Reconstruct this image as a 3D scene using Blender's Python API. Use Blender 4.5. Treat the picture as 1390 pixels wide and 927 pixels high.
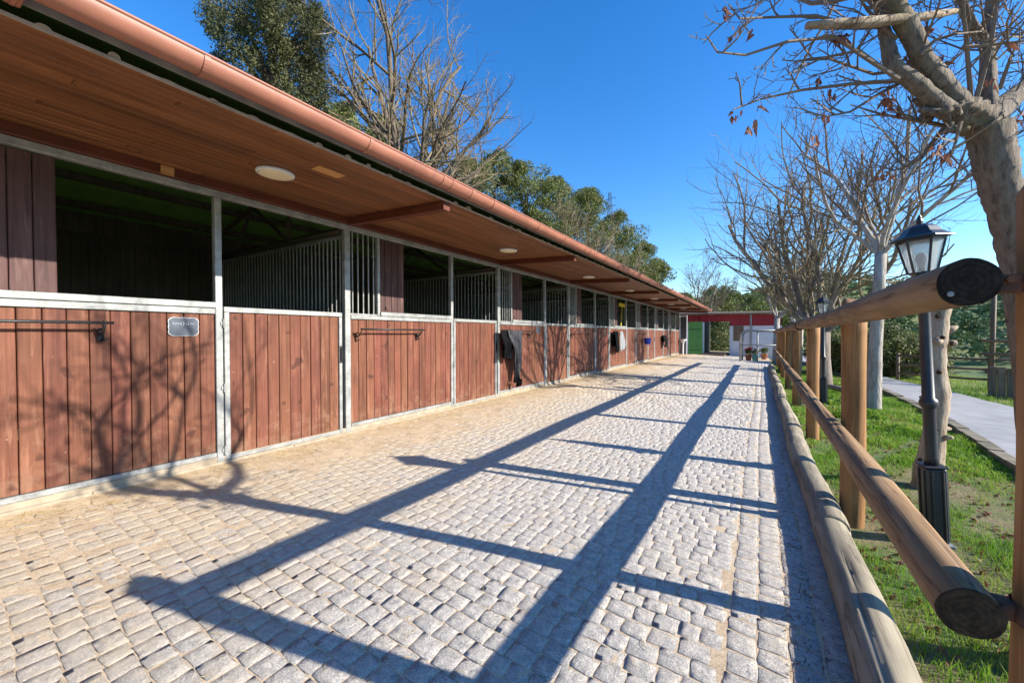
import bpy, math, random
import numpy as np
from mathutils import Vector, Matrix

for o in list(bpy.data.objects):
    bpy.data.objects.remove(o)
SC = bpy.context.scene
COL = SC.collection
R = math.radians

# ------------------------------------------------------------------ camera
cam_d = bpy.data.cameras.new("camera")
cam = bpy.data.objects.new("camera", cam_d)
COL.objects.link(cam)
cam_d.sensor_fit = 'HORIZONTAL'
cam_d.sensor_width = 36.0
cam_d.lens = 545.0 / 1390.0 * 36.0
cam_d.clip_start = 0.05
cam_d.clip_end = 6000
cam.location = (0, 0, 1.199)
cam.rotation_euler = (R(90 - 1.022), 0, R(31.895))
SC.camera = cam

# ------------------------------------------------------------------ light
SUN = Vector((1.0, 0.26, 0.497)).normalized()        # towards the sun
ELEV = math.asin(SUN.z)
AZ = math.atan2(SUN.x, SUN.y)
w = bpy.data.worlds.new("World")
SC.world = w
w.use_nodes = True
nt = w.node_tree
nt.nodes.clear()
sky = nt.nodes.new('ShaderNodeTexSky')
sky.sky_type = 'NISHITA'
sky.sun_disc = False
sky.sun_elevation = ELEV
sky.sun_rotation = AZ
sky.altitude = 200
sky.air_density = 1.15
sky.dust_density = 0.1
sky.ozone_density = 4.0
bg = nt.nodes.new('ShaderNodeBackground')
bg.inputs['Strength'].default_value = 0.12
wo = nt.nodes.new('ShaderNodeOutputWorld')
hs = nt.nodes.new('ShaderNodeHueSaturation')
hs.inputs['Saturation'].default_value = 1.30
hs.inputs['Hue'].default_value = 0.508
hs.inputs['Value'].default_value = 1.0
nt.links.new(sky.outputs[0], hs.inputs['Color'])
nt.links.new(hs.outputs[0], bg.inputs[0])
nt.links.new(bg.outputs[0], wo.inputs[0])
sd = bpy.data.lights.new("sun", 'SUN')
sd.energy = 4.2
sd.angle = R(0.5)
sd.color = (1.0, 0.93, 0.82)
so = bpy.data.objects.new("sun", sd)
COL.objects.link(so)
so.location = (30, 8, 20)
so.rotation_euler = SUN.to_track_quat('Z', 'Y').to_euler()
SC.view_settings.view_transform = 'Standard'
SC.view_settings.look = 'None'
SC.view_settings.gamma = 1.0
SC.view_settings.use_curve_mapping = False
SC.view_settings.exposure = 1.22

# ------------------------------------------------------------------ helpers
class MB:
    """collects shapes; build() links them as ONE mesh object"""
    def __init__(s):
        s.v = []; s.f = []
    def box(s, x0, x1, y0, y1, z0, z1, bev=0.0):
        n = len(s.v)
        if bev <= 0:
            s.v += [(x0,y0,z0),(x1,y0,z0),(x1,y1,z0),(x0,y1,z0),(x0,y0,z1),(x1,y0,z1),(x1,y1,z1),(x0,y1,z1)]
            s.f += [(n,n+3,n+2,n+1),(n+4,n+5,n+6,n+7),(n,n+1,n+5,n+4),(n+1,n+2,n+6,n+5),(n+2,n+3,n+7,n+6),(n+3,n,n+4,n+7)]
        else:
            b = bev
            idx = {}
            for i, (xa, xs) in enumerate(((x0, 1), (x1, -1))):
                for j, (ya, ys) in enumerate(((y0, 1), (y1, -1))):
                    for k, (za, zs) in enumerate(((z0, 1), (z1, -1))):
                        m = len(s.v)
                        s.v += [(xa, ya+ys*b, za+zs*b), (xa+xs*b, ya, za+zs*b), (xa+xs*b, ya+ys*b, za)]
                        idx[i,j,k] = (m, m+1, m+2)
                        t = (m, m+1, m+2)
                        s.f.append(t if (i+j+k) % 2 else t[::-1])
            I = idx
            s.f += [(I[0,0,0][0],I[0,0,1][0],I[0,1,1][0],I[0,1,0][0]), (I[1,0,0][0],I[1,1,0][0],I[1,1,1][0],I[1,0,1][0]),
                    (I[0,0,0][1],I[1,0,0][1],I[1,0,1][1],I[0,0,1][1]), (I[0,1,0][1],I[0,1,1][1],I[1,1,1][1],I[1,1,0][1]),
                    (I[0,0,0][2],I[0,1,0][2],I[1,1,0][2],I[1,0,0][2]), (I[0,0,1][2],I[1,0,1][2],I[1,1,1][2],I[0,1,1][2])]
            for a in (0,1):
                for c in (0,1):
                    q = [(I[a,c,0][0],I[a,c,1][0],I[a,c,1][1],I[a,c,0][1]), (I[a,0,c][0],I[a,1,c][0],I[a,1,c][2],I[a,0,c][2]), (I[0,a,c][1],I[1,a,c][1],I[1,a,c][2],I[0,a,c][2])]
                    s.f += q
        return s
    def quad(s, a, b, c, d):
        n = len(s.v); s.v += [tuple(a),tuple(b),tuple(c),tuple(d)]; s.f.append((n,n+1,n+2,n+3)); return s
    def tube(s, pts, rad, n=8, caps=True, squash=1.0):
        pts = [Vector(p) for p in pts]
        m = len(pts)
        if not hasattr(rad, '__len__'): rad = [rad]*m
        base = len(s.v)
        t0 = (pts[1]-pts[0]).normalized()
        ref = Vector((0,0,1)) if abs(t0.z) < .9 else Vector((1,0,0))
        u = t0.cross(ref).normalized()
        for i, p in enumerate(pts):
            t = (pts[min(i+1,m-1)]-pts[max(i-1,0)])
            if t.length < 1e-9: t = t0
            t = t.normalized()
            u = (u - t*u.dot(t))
            if u.length < 1e-6: u = t.orthogonal()
            u.normalize()
            w2 = t.cross(u)
            r = rad[i]
            for k in range(n):
                a = 2*math.pi*k/n
                q = p + u*(r*math.cos(a)) + w2*(r*squash*math.sin(a))
                s.v.append((q.x,q.y,q.z))
        for i in range(m-1):
            for k in range(n):
                a = base+i*n+k; b = base+i*n+(k+1) % n
                s.f.append((a,b,b+n,a+n))
        if caps:
            s.f.append(tuple(base+k for k in range(n))[::-1])
            s.f.append(tuple(base+(m-1)*n+k for k in range(n)))
        return s
    def lathe(s, prof, n=16, c=(0,0), rot=0.0, caps=True):
        base = len(s.v)
        for (r, z) in prof:
            for k in range(n):
                a = 2*math.pi*k/n+rot
                s.v.append((c[0]+r*math.cos(a), c[1]+r*math.sin(a), z))
        m = len(prof)
        for i in range(m-1):
            for k in range(n):
                a = base+i*n+k; b = base+i*n+(k+1) % n
                s.f.append((a,b,b+n,a+n))
        if caps:
            s.f.append(tuple(base+k for k in range(n))[::-1])
            s.f.append(tuple(base+(m-1)*n+k for k in range(n)))
        return s
    def mesh(s, name, m, smooth=False):
        me = bpy.data.meshes.new(name)
        me.from_pydata(s.v, [], s.f)
        me.update()
        if m: me.materials.append(m)
        if smooth: me.polygons.foreach_set('use_smooth', [True]*len(me.polygons))
        return me
    def build(s, name, m, parent=None, smooth=False, loc=None):
        return link(name, s.mesh(name, m, smooth), parent, loc)

def link(name, me, parent=None, loc=None, rot=None):
    o = bpy.data.objects.new(name, me)
    COL.objects.link(o)
    if parent: o.parent = parent
    if loc is not None: o.location = loc
    if rot is not None: o.rotation_euler = rot
    return o

def np_mesh(name, V, Fq, m, smooth=False):
    me = bpy.data.meshes.new(name)
    k = Fq.shape[1]
    me.vertices.add(len(V)); me.vertices.foreach_set('co', np.ascontiguousarray(V, dtype=np.float32).ravel())
    me.loops.add(Fq.size); me.loops.foreach_set('vertex_index', np.ascontiguousarray(Fq, dtype=np.int32).ravel())
    me.polygons.add(len(Fq)); me.polygons.foreach_set('loop_start', np.arange(0, Fq.size, k, dtype=np.int32))
    me.update(calc_edges=True)
    me.validate()
    if m: me.materials.append(m)
    if smooth: me.polygons.foreach_set('use_smooth', [True]*len(me.polygons))
    return me

def tag(o, label=None, cat=None, group=None, kind=None):
    if label: o['label'] = label
    if cat: o['category'] = cat
    if group: o['group'] = group
    if kind: o['kind'] = kind
    return o

def thing(name, label, cat, loc=(0,0,0), rot=(0,0,0), group=None):
    o = bpy.data.objects.new(name, None)
    COL.objects.link(o)
    o.empty_display_size = .2
    o.location = loc; o.rotation_euler = rot
    return tag(o, label, cat, group)

# ------------------------------------------------------------------ materials
def newmat(name):
    m = bpy.data.materials.new(name); m.use_nodes = True
    t = m.node_tree
    return m, t, t.nodes['Principled BSDF']

def N(t, typ, **kw):
    n = t.nodes.new(typ)
    for k, v in kw.items():
        if k in n.inputs: n.inputs[k].default_value = v
        else: setattr(n, k, v)
    return n

def ramp(t, stops):
    n = t.nodes.new('ShaderNodeValToRGB')
    el = n.color_ramp.elements
    while len(el) < len(stops): el.new(.5)
    for e, (p, c) in zip(el, stops):
        e.position = p; e.color = (*c, 1) if len(c) == 3 else c
    return n

def coords(t, scale=(1,1,1), kind='Object', rnd=0.0):
    tc = t.nodes.new('ShaderNodeTexCoord')
    mp = t.nodes.new('ShaderNodeMapping'); mp.inputs['Scale'].default_value = scale
    t.links.new(tc.outputs[kind], mp.inputs['Vector'])
    if rnd:
        oi = t.nodes.new('ShaderNodeObjectInfo')
        ml = N(t, 'ShaderNodeMath', operation='MULTIPLY'); ml.inputs[1].default_value = rnd
        t.links.new(oi.outputs['Random'], ml.inputs[0])
        cb = t.nodes.new('ShaderNodeCombineXYZ')
        for i in range(3): t.links.new(ml.outputs[0], cb.inputs[i])
        t.links.new(cb.outputs[0], mp.inputs['Location'])
    return mp.outputs[0]

def mixc(t, a, b, fac, mode='MIX'):
    n = t.nodes.new('ShaderNodeMix'); n.data_type = 'RGBA'; n.blend_type = mode
    for sock, val in ((n.inputs[6], a), (n.inputs[7], b), (n.inputs[0], fac)):
        if hasattr(val, 'is_output'): t.links.new(val, sock)
        elif isinstance(val, tuple): sock.default_value = (*val, 1)
        else: sock.default_value = val
    return n.outputs[2]

def bump(t, bs, h, strength=.3, dist=.01):
    b = N(t, 'ShaderNodeBump'); b.inputs['Strength'].default_value = strength; b.inputs['Distance'].default_value = dist
    t.links.new(h, b.inputs['Height']); t.links.new(b.outputs[0], bs.inputs['Normal'])

def noise(t, vec, scale=5., detail=5., rough=.6):
    n = N(t, 'ShaderNodeTexNoise', Scale=scale, Detail=detail, Roughness=rough)
    t.links.new(vec, n.inputs['Vector'])
    return n.outputs['Fac']

def mat_simple(name, c, c2=None, rough=.7, scale=8., metal=0., bmp=.15, kind='Object', stretch=(1,1,1), rnd=0.):
    m, t, bs = newmat(name)
    v = coords(t, stretch, kind, rnd)
    f = noise(t, v, scale)
    c2 = c2 or tuple(x*.7 for x in c)
    r_ = ramp(t, [(.32, c2), (.68, c)])
    t.links.new(f, r_.inputs[0]); t.links.new(r_.outputs[0], bs.inputs['Base Color'])
    bs.inputs['Roughness'].default_value = rough; bs.inputs['Metallic'].default_value = metal
    if bmp: bump(t, bs, noise(t, v, scale*4), bmp, .004)
    return m

def mat_wood(name, ca, cb, cdark, axis='z', var=.25, rough=.65, fine=38., crack=.0, wear=None, hvar=.0, dirt=False):
    """grain stretched along an axis, a tint for every board, knots and worn streaks"""
    m, t, bs = newmat(name)
    st = {'x': (1.2, fine, fine), 'y': (fine, 1.2, fine), 'z': (fine, fine, 1.2)}[axis]
    v = coords(t, st, rnd=37.)
    g = noise(t, v, 1.0, 6., .65)
    r_ = ramp(t, [(.25, cdark), (.48, ca), (.75, cb)])
    t.links.new(g, r_.inputs[0])
    col = r_.outputs[0]
    v2 = coords(t, (1,1,1), rnd=91.)
    oi = t.nodes.new('ShaderNodeObjectInfo')
    mr = N(t, 'ShaderNodeMapRange'); mr.inputs['To Min'].default_value = 1-var; mr.inputs['To Max'].default_value = 1+var
    t.links.new(oi.outputs['Random'], mr.inputs['Value'])
    hs = t.nodes.new('ShaderNodeHueSaturation')
    t.links.new(mr.outputs[0], hs.inputs['Value']); t.links.new(col, hs.inputs['Color'])
    if hvar:
        mh = N(t, 'ShaderNodeMapRange'); mh.inputs['To Min'].default_value = .5-hvar; mh.inputs['To Max'].default_value = .5+hvar
        sn = N(t, 'ShaderNodeMath', operation='FRACT'); ml = N(t, 'ShaderNodeMath', operation='MULTIPLY'); ml.inputs[1].default_value = 17.3
        t.links.new(oi.outputs['Random'], ml.inputs[0]); t.links.new(ml.outputs[0], sn.inputs[0]); t.links.new(sn.outputs[0], mh.inputs['Value'])
        t.links.new(mh.outputs[0], hs.inputs['Hue'])
    col = hs.outputs[0]
    big = noise(t, v2, 2.2, 4., .6)
    rb = ramp(t, [(.3, (.72,.72,.72)), (.7, (1.15,1.15,1.15))]); t.links.new(big, rb.inputs[0])
    col = mixc(t, col, rb.outputs[0], 1.0, 'MULTIPLY')
    if wear:
        wv = coords(t, {'x': (.6,9,9), 'y': (9,.6,9), 'z': (9,9,.9)}[axis], rnd=55.)
        wn = noise(t, wv, 1.6, 7., .7)
        wr = ramp(t, [(.56, (0,0,0)), (.74, (1,1,1))]); t.links.new(wn, wr.inputs[0])
        col = mixc(t, col, wear, wr.outputs[0])
    if dirt:                                       # dust and mud splashed up the boards, scuffs from hooves
        geo = t.nodes.new('ShaderNodeNewGeometry')
        sz = t.nodes.new('ShaderNodeSeparateXYZ'); t.links.new(geo.outputs['Position'], sz.inputs[0])
        dn = noise(t, geo.outputs['Position'], 7., 8., .75)
        mz = N(t, 'ShaderNodeMapRange'); mz.inputs['From Min'].default_value = .05; mz.inputs['From Max'].default_value = .75
        mz.inputs['To Min'].default_value = .16; mz.inputs['To Max'].default_value = -.12
        t.links.new(sz.outputs['Z'], mz.inputs['Value'])
        ad = N(t, 'ShaderNodeMath', operation='ADD'); t.links.new(dn, ad.inputs[0]); t.links.new(mz.outputs[0], ad.inputs[1])
        rd_ = ramp(t, [(.56, (0,0,0)), (.86, (.6,.6,.6))]); t.links.new(ad.outputs[0], rd_.inputs[0])
        col = mixc(t, col, (.30,.19,.115), rd_.outputs[0])
        sp_ = noise(t, geo.outputs['Position'], 21., 3., .5)
        rs_ = ramp(t, [(.735, (0,0,0)), (.76, (.6,.6,.6))]); t.links.new(sp_, rs_.inputs[0])
        col = mixc(t, col, (.38,.24,.16), rs_.outputs[0])
        kn = noise(t, geo.outputs['Position'], 5.5, 2., .4)
        rk = ramp(t, [(.69, (0,0,0)), (.72, (.7,.7,.7))]); t.links.new(kn, rk.inputs[0])
        col = mixc(t, col, (.05,.016,.010), rk.outputs[0])
    if crack:
        cv = coords(t, {'x': (.5,16,16), 'y': (16,.5,16), 'z': (16,16,.5)}[axis], rnd=13.)
        cn = noise(t, cv, 1.0, 3., .5)
        cr = ramp(t, [(.485, (1,1,1)), (.5, (0,0,0)), (.515, (1,1,1))]); t.links.new(cn, cr.inputs[0])
        col = mixc(t, col, cdark, inv(t, cr.outputs[0], crack))
    t.links.new(col, bs.inputs['Base Color'])
    bs.inputs['Roughness'].default_value = rough
    bs.inputs['Specular IOR Level'].default_value = .28
    bump(t, bs, g, .45, .005)
    return m

def inv(t, sock, k):
    a = N(t, 'ShaderNodeMath', operation='SUBTRACT'); a.inputs[0].default_value = 1.0
    t.links.new(sock, a.inputs[1])
    b = N(t, 'ShaderNodeMath', operation='MULTIPLY'); b.inputs[1].default_value = k
    t.links.new(a.outputs[0], b.inputs[0])
    return b.outputs[0]

def mat_galv(name):
    m, t, bs = newmat(name)
    v = coords(t, (1,1,1))
    a = noise(t, v, 7., 6., .7); b_ = noise(t, v, 60., 3., .6)
    r1 = ramp(t, [(.3, (.20,.205,.195)), (.62, (.385,.39,.375))]); t.links.new(a, r1.inputs[0])
    r2 = ramp(t, [(.35, (.8,.8,.8)), (.65, (1.05,1.05,1.05))]); t.links.new(b_, r2.inputs[0])
    col = mixc(t, r1.outputs[0], r2.outputs[0], 1., 'MULTIPLY')
    d = noise(t, coords(t, (3,3,.8)), 6., 6., .7)
    dr = ramp(t, [(.6, (0,0,0)), (.75, (.7,.7,.7))]); t.links.new(d, dr.inputs[0])
    col = mixc(t, col, (.30,.24,.17), dr.outputs[0])
    t.links.new(col, bs.inputs['Base Color'])
    bs.inputs['Metallic'].default_value = .25; bs.inputs['Roughness'].default_value = .5
    bump(t, bs, b_, .1, .002)
    return m

def mat_leaf(name, cols, rough=.55, trans=.25, scale=1.4):
    m, t, bs = newmat(name)
    v = coords(t, (1,1,1))
    a = noise(t, v, scale, 4., .6); b_ = noise(t, v, scale*14, 2., .5)
    mx = N(t, 'ShaderNodeMath', operation='MULTIPLY_ADD'); mx.inputs[1].default_value = .45
    t.links.new(b_, mx.inputs[0])
    ml = N(t, 'ShaderNodeMath', operation='MULTIPLY'); ml.inputs[1].default_value = .6
    t.links.new(a, ml.inputs[0]); t.links.new(ml.outputs[0], mx.inputs[2])
    k = len(cols)
    r_ = ramp(t, [(.34+.34*i/(k-1), c) for i, c in enumerate(cols)])
    t.links.new(mx.outputs[0], r_.inputs[0]); t.links.new(r_.outputs[0], bs.inputs['Base Color'])
    bs.inputs['Roughness'].default_value = rough
    tr = N(t, 'ShaderNodeBsdfTranslucent'); t.links.new(r_.outputs[0], tr.inputs[0])
    ms = N(t, 'ShaderNodeMixShader'); ms.inputs[0].default_value = trans
    out = t.nodes['Material Output']
    t.links.new(bs.outputs[0], ms.inputs[1]); t.links.new(tr.outputs[0], ms.inputs[2]); t.links.new(ms.outputs[0], out.inputs[0])
    return m

def mat_bark(name, ca, cb, cd, scale=9.):
    m, t, bs = newmat(name)
    v = coords(t, (1,1,.22))
    a = noise(t, v, scale*2.2, 8., .7)
    r_ = ramp(t, [(.3, cd), (.5, ca), (.72, cb)]); t.links.new(a, r_.inputs[0])
    l = noise(t, coords(t, (1,1,1)), 5., 5., .6)
    lr = ramp(t, [(.55, (0,0,0)), (.72, (.7,.7,.7))]); t.links.new(l, lr.inputs[0])
    col = mixc(t, r_.outputs[0], (.27,.22,.11), lr.outputs[0])
    t.links.new(col, bs.inputs['Base Color']); bs.inputs['Roughness'].default_value = .9
    bump(t, bs, a, 1.0, .03)
    return m

def mat_granite(name):
    m, t, bs = newmat(name)
    geo = t.nodes.new('ShaderNodeNewGeometry')
    v = geo.outputs['Position']
    a = noise(t, v, 150., 3., .7)
    r_ = ramp(t, [(.30, (.26,.24,.22)), (.44, (.54,.50,.445)), (.62, (.76,.71,.64))]); t.links.new(a, r_.inputs[0])
    b_ = noise(t, v, 24., 6., .75)
    r2 = ramp(t, [(.34, (.60,.61,.63)), (.66, (1.16,1.13,1.08))]); t.links.new(b_, r2.inputs[0])
    col = mixc(t, r_.outputs[0], r2.outputs[0], 1., 'MULTIPLY')
    # sandy dust trodden over the stones, thickest towards the stable wall
    dn = noise(t, v, 3.2, 8., .72)
    sx = t.nodes.new('ShaderNodeSeparateXYZ'); t.links.new(geo.outputs['Position'], sx.inputs[0])
    mr = N(t, 'ShaderNodeMapRange'); mr.inputs['From Min'].default_value = -1.2; mr.inputs['From Max'].default_value = -3.6
    mr.inputs['To Min'].default_value = -.05; mr.inputs['To Max'].default_value = .29
    t.links.new(sx.outputs['X'], mr.inputs['Value'])
    ad = N(t, 'ShaderNodeMath', operation='ADD'); t.links.new(dn, ad.inputs[0]); t.links.new(mr.outputs[0], ad.inputs[1])
    dr = ramp(t, [(.48, (0,0,0)), (.8, (.9,.9,.9))]); t.links.new(ad.outputs[0], dr.inputs[0])
    col = mixc(t, col, (.60,.485,.34), dr.outputs[0])
    t.links.new(col, bs.inputs['Base Color']); bs.inputs['Roughness'].default_value = .8
    bump(t, bs, noise(t, v, 36., 7., .78), 1.0, .02)
    return m

def mat_sand(name):
    m, t, bs = newmat(name)
    v = coords(t, (1,1,1))
    a = noise(t, v, 4., 8., .7); b_ = noise(t, v, 120., 3., .6)
    r_ = ramp(t, [(.3, (.42,.31,.20)), (.55, (.58,.45,.30)), (.75, (.66,.53,.37))]); t.links.new(a, r_.inputs[0])
    r2 = ramp(t, [(.3, (.62,.6,.58)), (.6, (1.08,1.08,1.08))]); t.links.new(b_, r2.inputs[0])
    col = mixc(t, r_.outputs[0], r2.outputs[0], 1., 'MULTIPLY')
    t.links.new(col, bs.inputs['Base Color']); bs.inputs['Roughness'].default_value = .95
    bump(t, bs, noise(t, v, 55., 6., .75), .5, .008)
    return m

def mat_terrain(name):
    m, t, bs = newmat(name)
    v = coords(t, (1,1,1))
    a = noise(t, v, 1.6, 7., .65); b_ = noise(t, v, 40., 4., .7); far = noise(t, v, .06, 5., .6)
    r_ = ramp(t, [(.36, (.26,.19,.10)), (.47, (.20,.18,.07)), (.58, (.10,.16,.03))]); t.links.new(a, r_.inputs[0])
    r2 = ramp(t, [(.3, (.55,.55,.55)), (.7, (1.2,1.2,1.2))]); t.links.new(b_, r2.inputs[0])
    col = mixc(t, r_.outputs[0], r2.outputs[0], 1., 'MULTIPLY')
    r3 = ramp(t, [(.4, (.10,.15,.035)), (.6, (.20,.21,.07))]); t.links.new(far, r3.inputs[0])
    geo = t.nodes.new('ShaderNodeNewGeometry')
    vl = N(t, 'ShaderNodeVectorMath', operation='LENGTH'); t.links.new(geo.outputs['Position'], vl.inputs[0])
    mr = N(t, 'ShaderNodeMapRange'); mr.inputs['From Min'].default_value = 14; mr.inputs['From Max'].default_value = 30
    t.links.new(vl.outputs['Value'], mr.inputs['Value'])
    col = mixc(t, col, r3.outputs[0], mr.outputs[0])
    t.links.new(col, bs.inputs['Base Color']); bs.inputs['Roughness'].default_value = .95
    bump(t, bs, b_, .6, .03)
    return m

M = {}
M['board'] = mat_wood('red_brown_boards', (.150,.050,.028), (.205,.077,.045), (.062,.020,.011), 'z', .17, wear=(.29,.135,.082), hvar=.008, dirt=True)
M['shutter'] = mat_wood('purple_brown_boards', (.085,.042,.038), (.118,.063,.056), (.04,.019,.017), 'z', .14, wear=(.20,.12,.10))
M['soffit'] = mat_wood('varnished_soffit', (.190,.074,.026), (.24,.10,.038), (.09,.033,.012), 'y', .20, rough=.45, fine=30.)
M['beam'] = mat_wood('mahogany_beam', (.115,.032,.017), (.15,.045,.024), (.06,.016,.009), 'y', .1, rough=.5)
M['beamx'] = mat_wood('mahogany_rafter', (.115,.032,.017), (.15,.045,.024), (.06,.016,.009), 'x', .1, rough=.5)
M['galv'] = mat_galv('galvanised_steel')
M['plinth'] = mat_simple('concrete_plinth', (.40,.33,.235), (.27,.22,.155), .95, 9., bmp=.5)
M['gutter'] = mat_simple('copper_paint', (.37,.15,.095), (.27,.105,.066), .5, 6., bmp=.08, stretch=(1,.5,1))
M['tile'] = mat_simple('clay_tile', (.40,.125,.075), (.24,.085,.06), .85, 9., bmp=.4, rnd=20.)
M['mortar'] = mat_simple('tile_underside', (.40,.29,.22), (.25,.18,.135), .9, 12., bmp=.4, rnd=9.)
M['flash'] = mat_simple('grey_flashing', (.42,.43,.42), (.28,.29,.28), .45, 5., metal=.4)
M['dark'] = mat_simple('black_iron', (.022,.022,.024), (.012,.012,.013), .45, 20., bmp=.1)
M['inside'] = mat_wood('dark_stall_boards', (.075,.062,.040), (.10,.085,.058), (.03,.025,.017), 'z', .2)
M['greenroof'] = mat_simple('green_roof_lining', (.17,.34,.06), (.11,.23,.04), .8, 3.)
M['stallfloor'] = mat_simple('stall_bedding', (.30,.23,.13), (.18,.13,.07), .95, 9., bmp=.6)
M['lamp_off'] = mat_simple('cream_diffuser', (.80,.70,.45), (.74,.63,.40), .4, 2., bmp=0)
M['patch'] = mat_wood('pale_patch_board', (.48,.24,.08), (.55,.30,.11), (.34,.15,.05), 'y', .05)
M['slate'] = mat_simple('slate_plaque', (.075,.09,.115), (.045,.055,.075), .35, 9., bmp=.05)
M['chalk'] = mat_simple('chalk_white', (.55,.56,.58), (.46,.47,.5), .8, 20.)
M['logrey'] = mat_wood('weathered_log', (.30,.255,.18), (.40,.35,.255), (.10,.08,.055), 'y', .12, rough=.85, fine=26., crack=.85)
M['rail'] = mat_wood('round_rail_wood', (.27,.160,.075), (.36,.235,.125), (.10,.056,.028), 'y', .1, rough=.8, fine=26., crack=.85, wear=(.36,.29,.20))
def mat_rings(name, ca, cb):
    m, t, bs = newmat(name)
    v = coords(t, (1,1,1))
    wv = N(t, 'ShaderNodeTexWave', wave_type='RINGS', rings_direction='Y', Scale=22., Distortion=9., Detail=4.)
    t.links.new(v, wv.inputs['Vector'])
    r_ = ramp(t, [(.15, ca), (.8, cb)]); t.links.new(wv.outputs['Fac'], r_.inputs[0])
    n_ = noise(t, v, 30., 5., .7); r2 = ramp(t, [(.35, (.45,.45,.45)), (.65, (1.3,1.3,1.3))]); t.links.new(n_, r2.inputs[0])
    t.links.new(mixc(t, r_.outputs[0], r2.outputs[0], 1., 'MULTIPLY'), bs.inputs['Base Color'])
    bs.inputs['Roughness'].default_value = .9; bs.inputs['Specular IOR Level'].default_value = .2
    bump(t, bs, n_, .6, .006)
    return m
M['endgrain'] = mat_rings('log_end_grain', (.052,.032,.018), (.068,.042,.024))
M['endgrain_black'] = mat_rings('tarred_end_grain', (.024,.018,.014), (.034,.025,.019))
M['post'] = mat_wood('treated_post_wood', (.33,.165,.062), (.42,.225,.095), (.15,.07,.028), 'z', .12, rough=.75, fine=22., crack=.7)
M['granite'] = mat_granite('granite_setts')
M['sand'] = mat_sand('straw_coloured_sand')
M['terrain'] = mat_terrain('grassy_earth')
M['grass'] = mat_leaf('grass_blades', [(.07,.15,.012), (.14,.29,.020), (.23,.35,.040), (.40,.34,.13)], .6, .42, 1.2)
M['straw'] = mat_simple('straw', (.55,.42,.20), (.38,.27,.12), .8, 15., bmp=0)
M['bark_grey'] = mat_bark('grey_bark', (.23,.185,.145), (.34,.285,.235), (.085,.066,.05))
M['bark_near'] = mat_bark('fissured_bark', (.24,.19,.14), (.36,.30,.235), (.07,.052,.038), 24.)
M['bark_pale'] = mat_bark('pale_bark', (.38,.34,.29), (.50,.46,.41), (.17,.14,.11))
M['bark_dark'] = mat_bark('dark_bark', (.13,.10,.075), (.20,.16,.115), (.05,.038,.028))
M['bark_dead'] = mat_bark('dead_bark', (.42,.32,.22), (.55,.45,.33), (.14,.085,.05))
M['twig'] = mat_simple('twigs', (.225,.175,.125), (.14,.10,.075), .9, 3., bmp=0)
M['twig2'] = mat_simple('yellowish_twigs', (.27,.22,.125), (.17,.13,.085), .9, 1.2, bmp=0)
M['dryleaf'] = mat_leaf('dry_leaves', [(.12,.045,.03), (.22,.09,.055), (.30,.15,.09)], .8, .25, 6.)
M['conifer'] = mat_leaf('conifer_needles', [(.016,.024,.008), (.060,.070,.022), (.17,.16,.06)], .7, .15, 1.6)
M['pine'] = mat_leaf('pine_needles', [(.05,.075,.018), (.13,.155,.036), (.24,.24,.08)], .7, .2, .6)
M['olive'] = mat_leaf('olive_leaves', [(.06,.08,.025), (.14,.16,.05), (.27,.26,.10)], .7, .2, .8)
M['wood_far'] = mat_leaf('far_wood_leaves', [(.05,.085,.03), (.11,.16,.055), (.19,.23,.10)], .8, .1, .08)
M['road'] = mat_simple('concrete_lane', (.36,.35,.34), (.26,.255,.25), .9, 2.2, bmp=.3)
M['kerbstone'] = mat_simple('mossy_edging', (.26,.215,.15), (.12,.105,.065), .95, 8., bmp=.7)
M['iron'] = mat_simple('lamp_iron', (.032,.035,.040), (.02,.022,.026), .42, 12., bmp=.06)
M['oldwood'] = mat_wood('old_field_wood', (.20,.135,.085), (.27,.19,.125), (.08,.05,.03), 'z', .2)
M['redpaint'] = mat_simple('red_sheet', (.36,.012,.022), (.28,.01,.018), .5, 3., bmp=.05)
M['white'] = mat_simple('white_render', (.74,.75,.78), (.62,.63,.66), .8, 3., bmp=.1)
M['green'] = mat_simple('green_door_paint', (.020,.120,.017), (.015,.09,.013), .5, 3., bmp=.05)
M['blue'] = mat_simple('blue_plastic', (.015,.06,.55), (.012,.05,.48), .4, 3., bmp=0)
M['yellow'] = mat_simple('yellow_paint', (.72,.58,.03), (.62,.48,.02), .5, 3., bmp=0)
M['rug'] = mat_simple('black_rug', (.008,.008,.009), (.005,.005,.006), .9, 25., bmp=.3)
M['rug2'] = mat_simple('grey_lining', (.075,.075,.082), (.045,.045,.05), .9, 25., bmp=.3)
M['rug3'] = mat_simple('pale_grey_cloth', (.30,.32,.33), (.22,.235,.25), .9, 25., bmp=.3)
M['rust'] = mat_simple('rusty_bracket', (.20,.075,.035), (.07,.035,.025), .8, 30., bmp=.3)
M['pot'] = mat_simple('terracotta', (.42,.17,.09), (.34,.13,.07), .8, 8.)
M['teal'] = mat_simple('teal_paint', (.12,.36,.32), (.10,.30,.27), .5, 5., bmp=0)
M['flower'] = mat_simple('red_petals', (.62,.03,.04), (.5,.02,.03), .6, 9., bmp=0)

for k_ in ('rug', 'rug2', 'rug3'): M[k_].node_tree.nodes['Principled BSDF'].inputs['Specular IOR Level'].default_value = .08
mg, tg, bsg = newmat('lantern_glass')
bsg.inputs['Base Color'].default_value = (.92,.95,.94,1); bsg.inputs['Roughness'].default_value = .22
bsg.inputs['Transmission Weight'].default_value = .85
bump(tg, bsg, noise(tg, coords(tg), 60., 3.), .2, .002)
M['glass'] = mg

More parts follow.
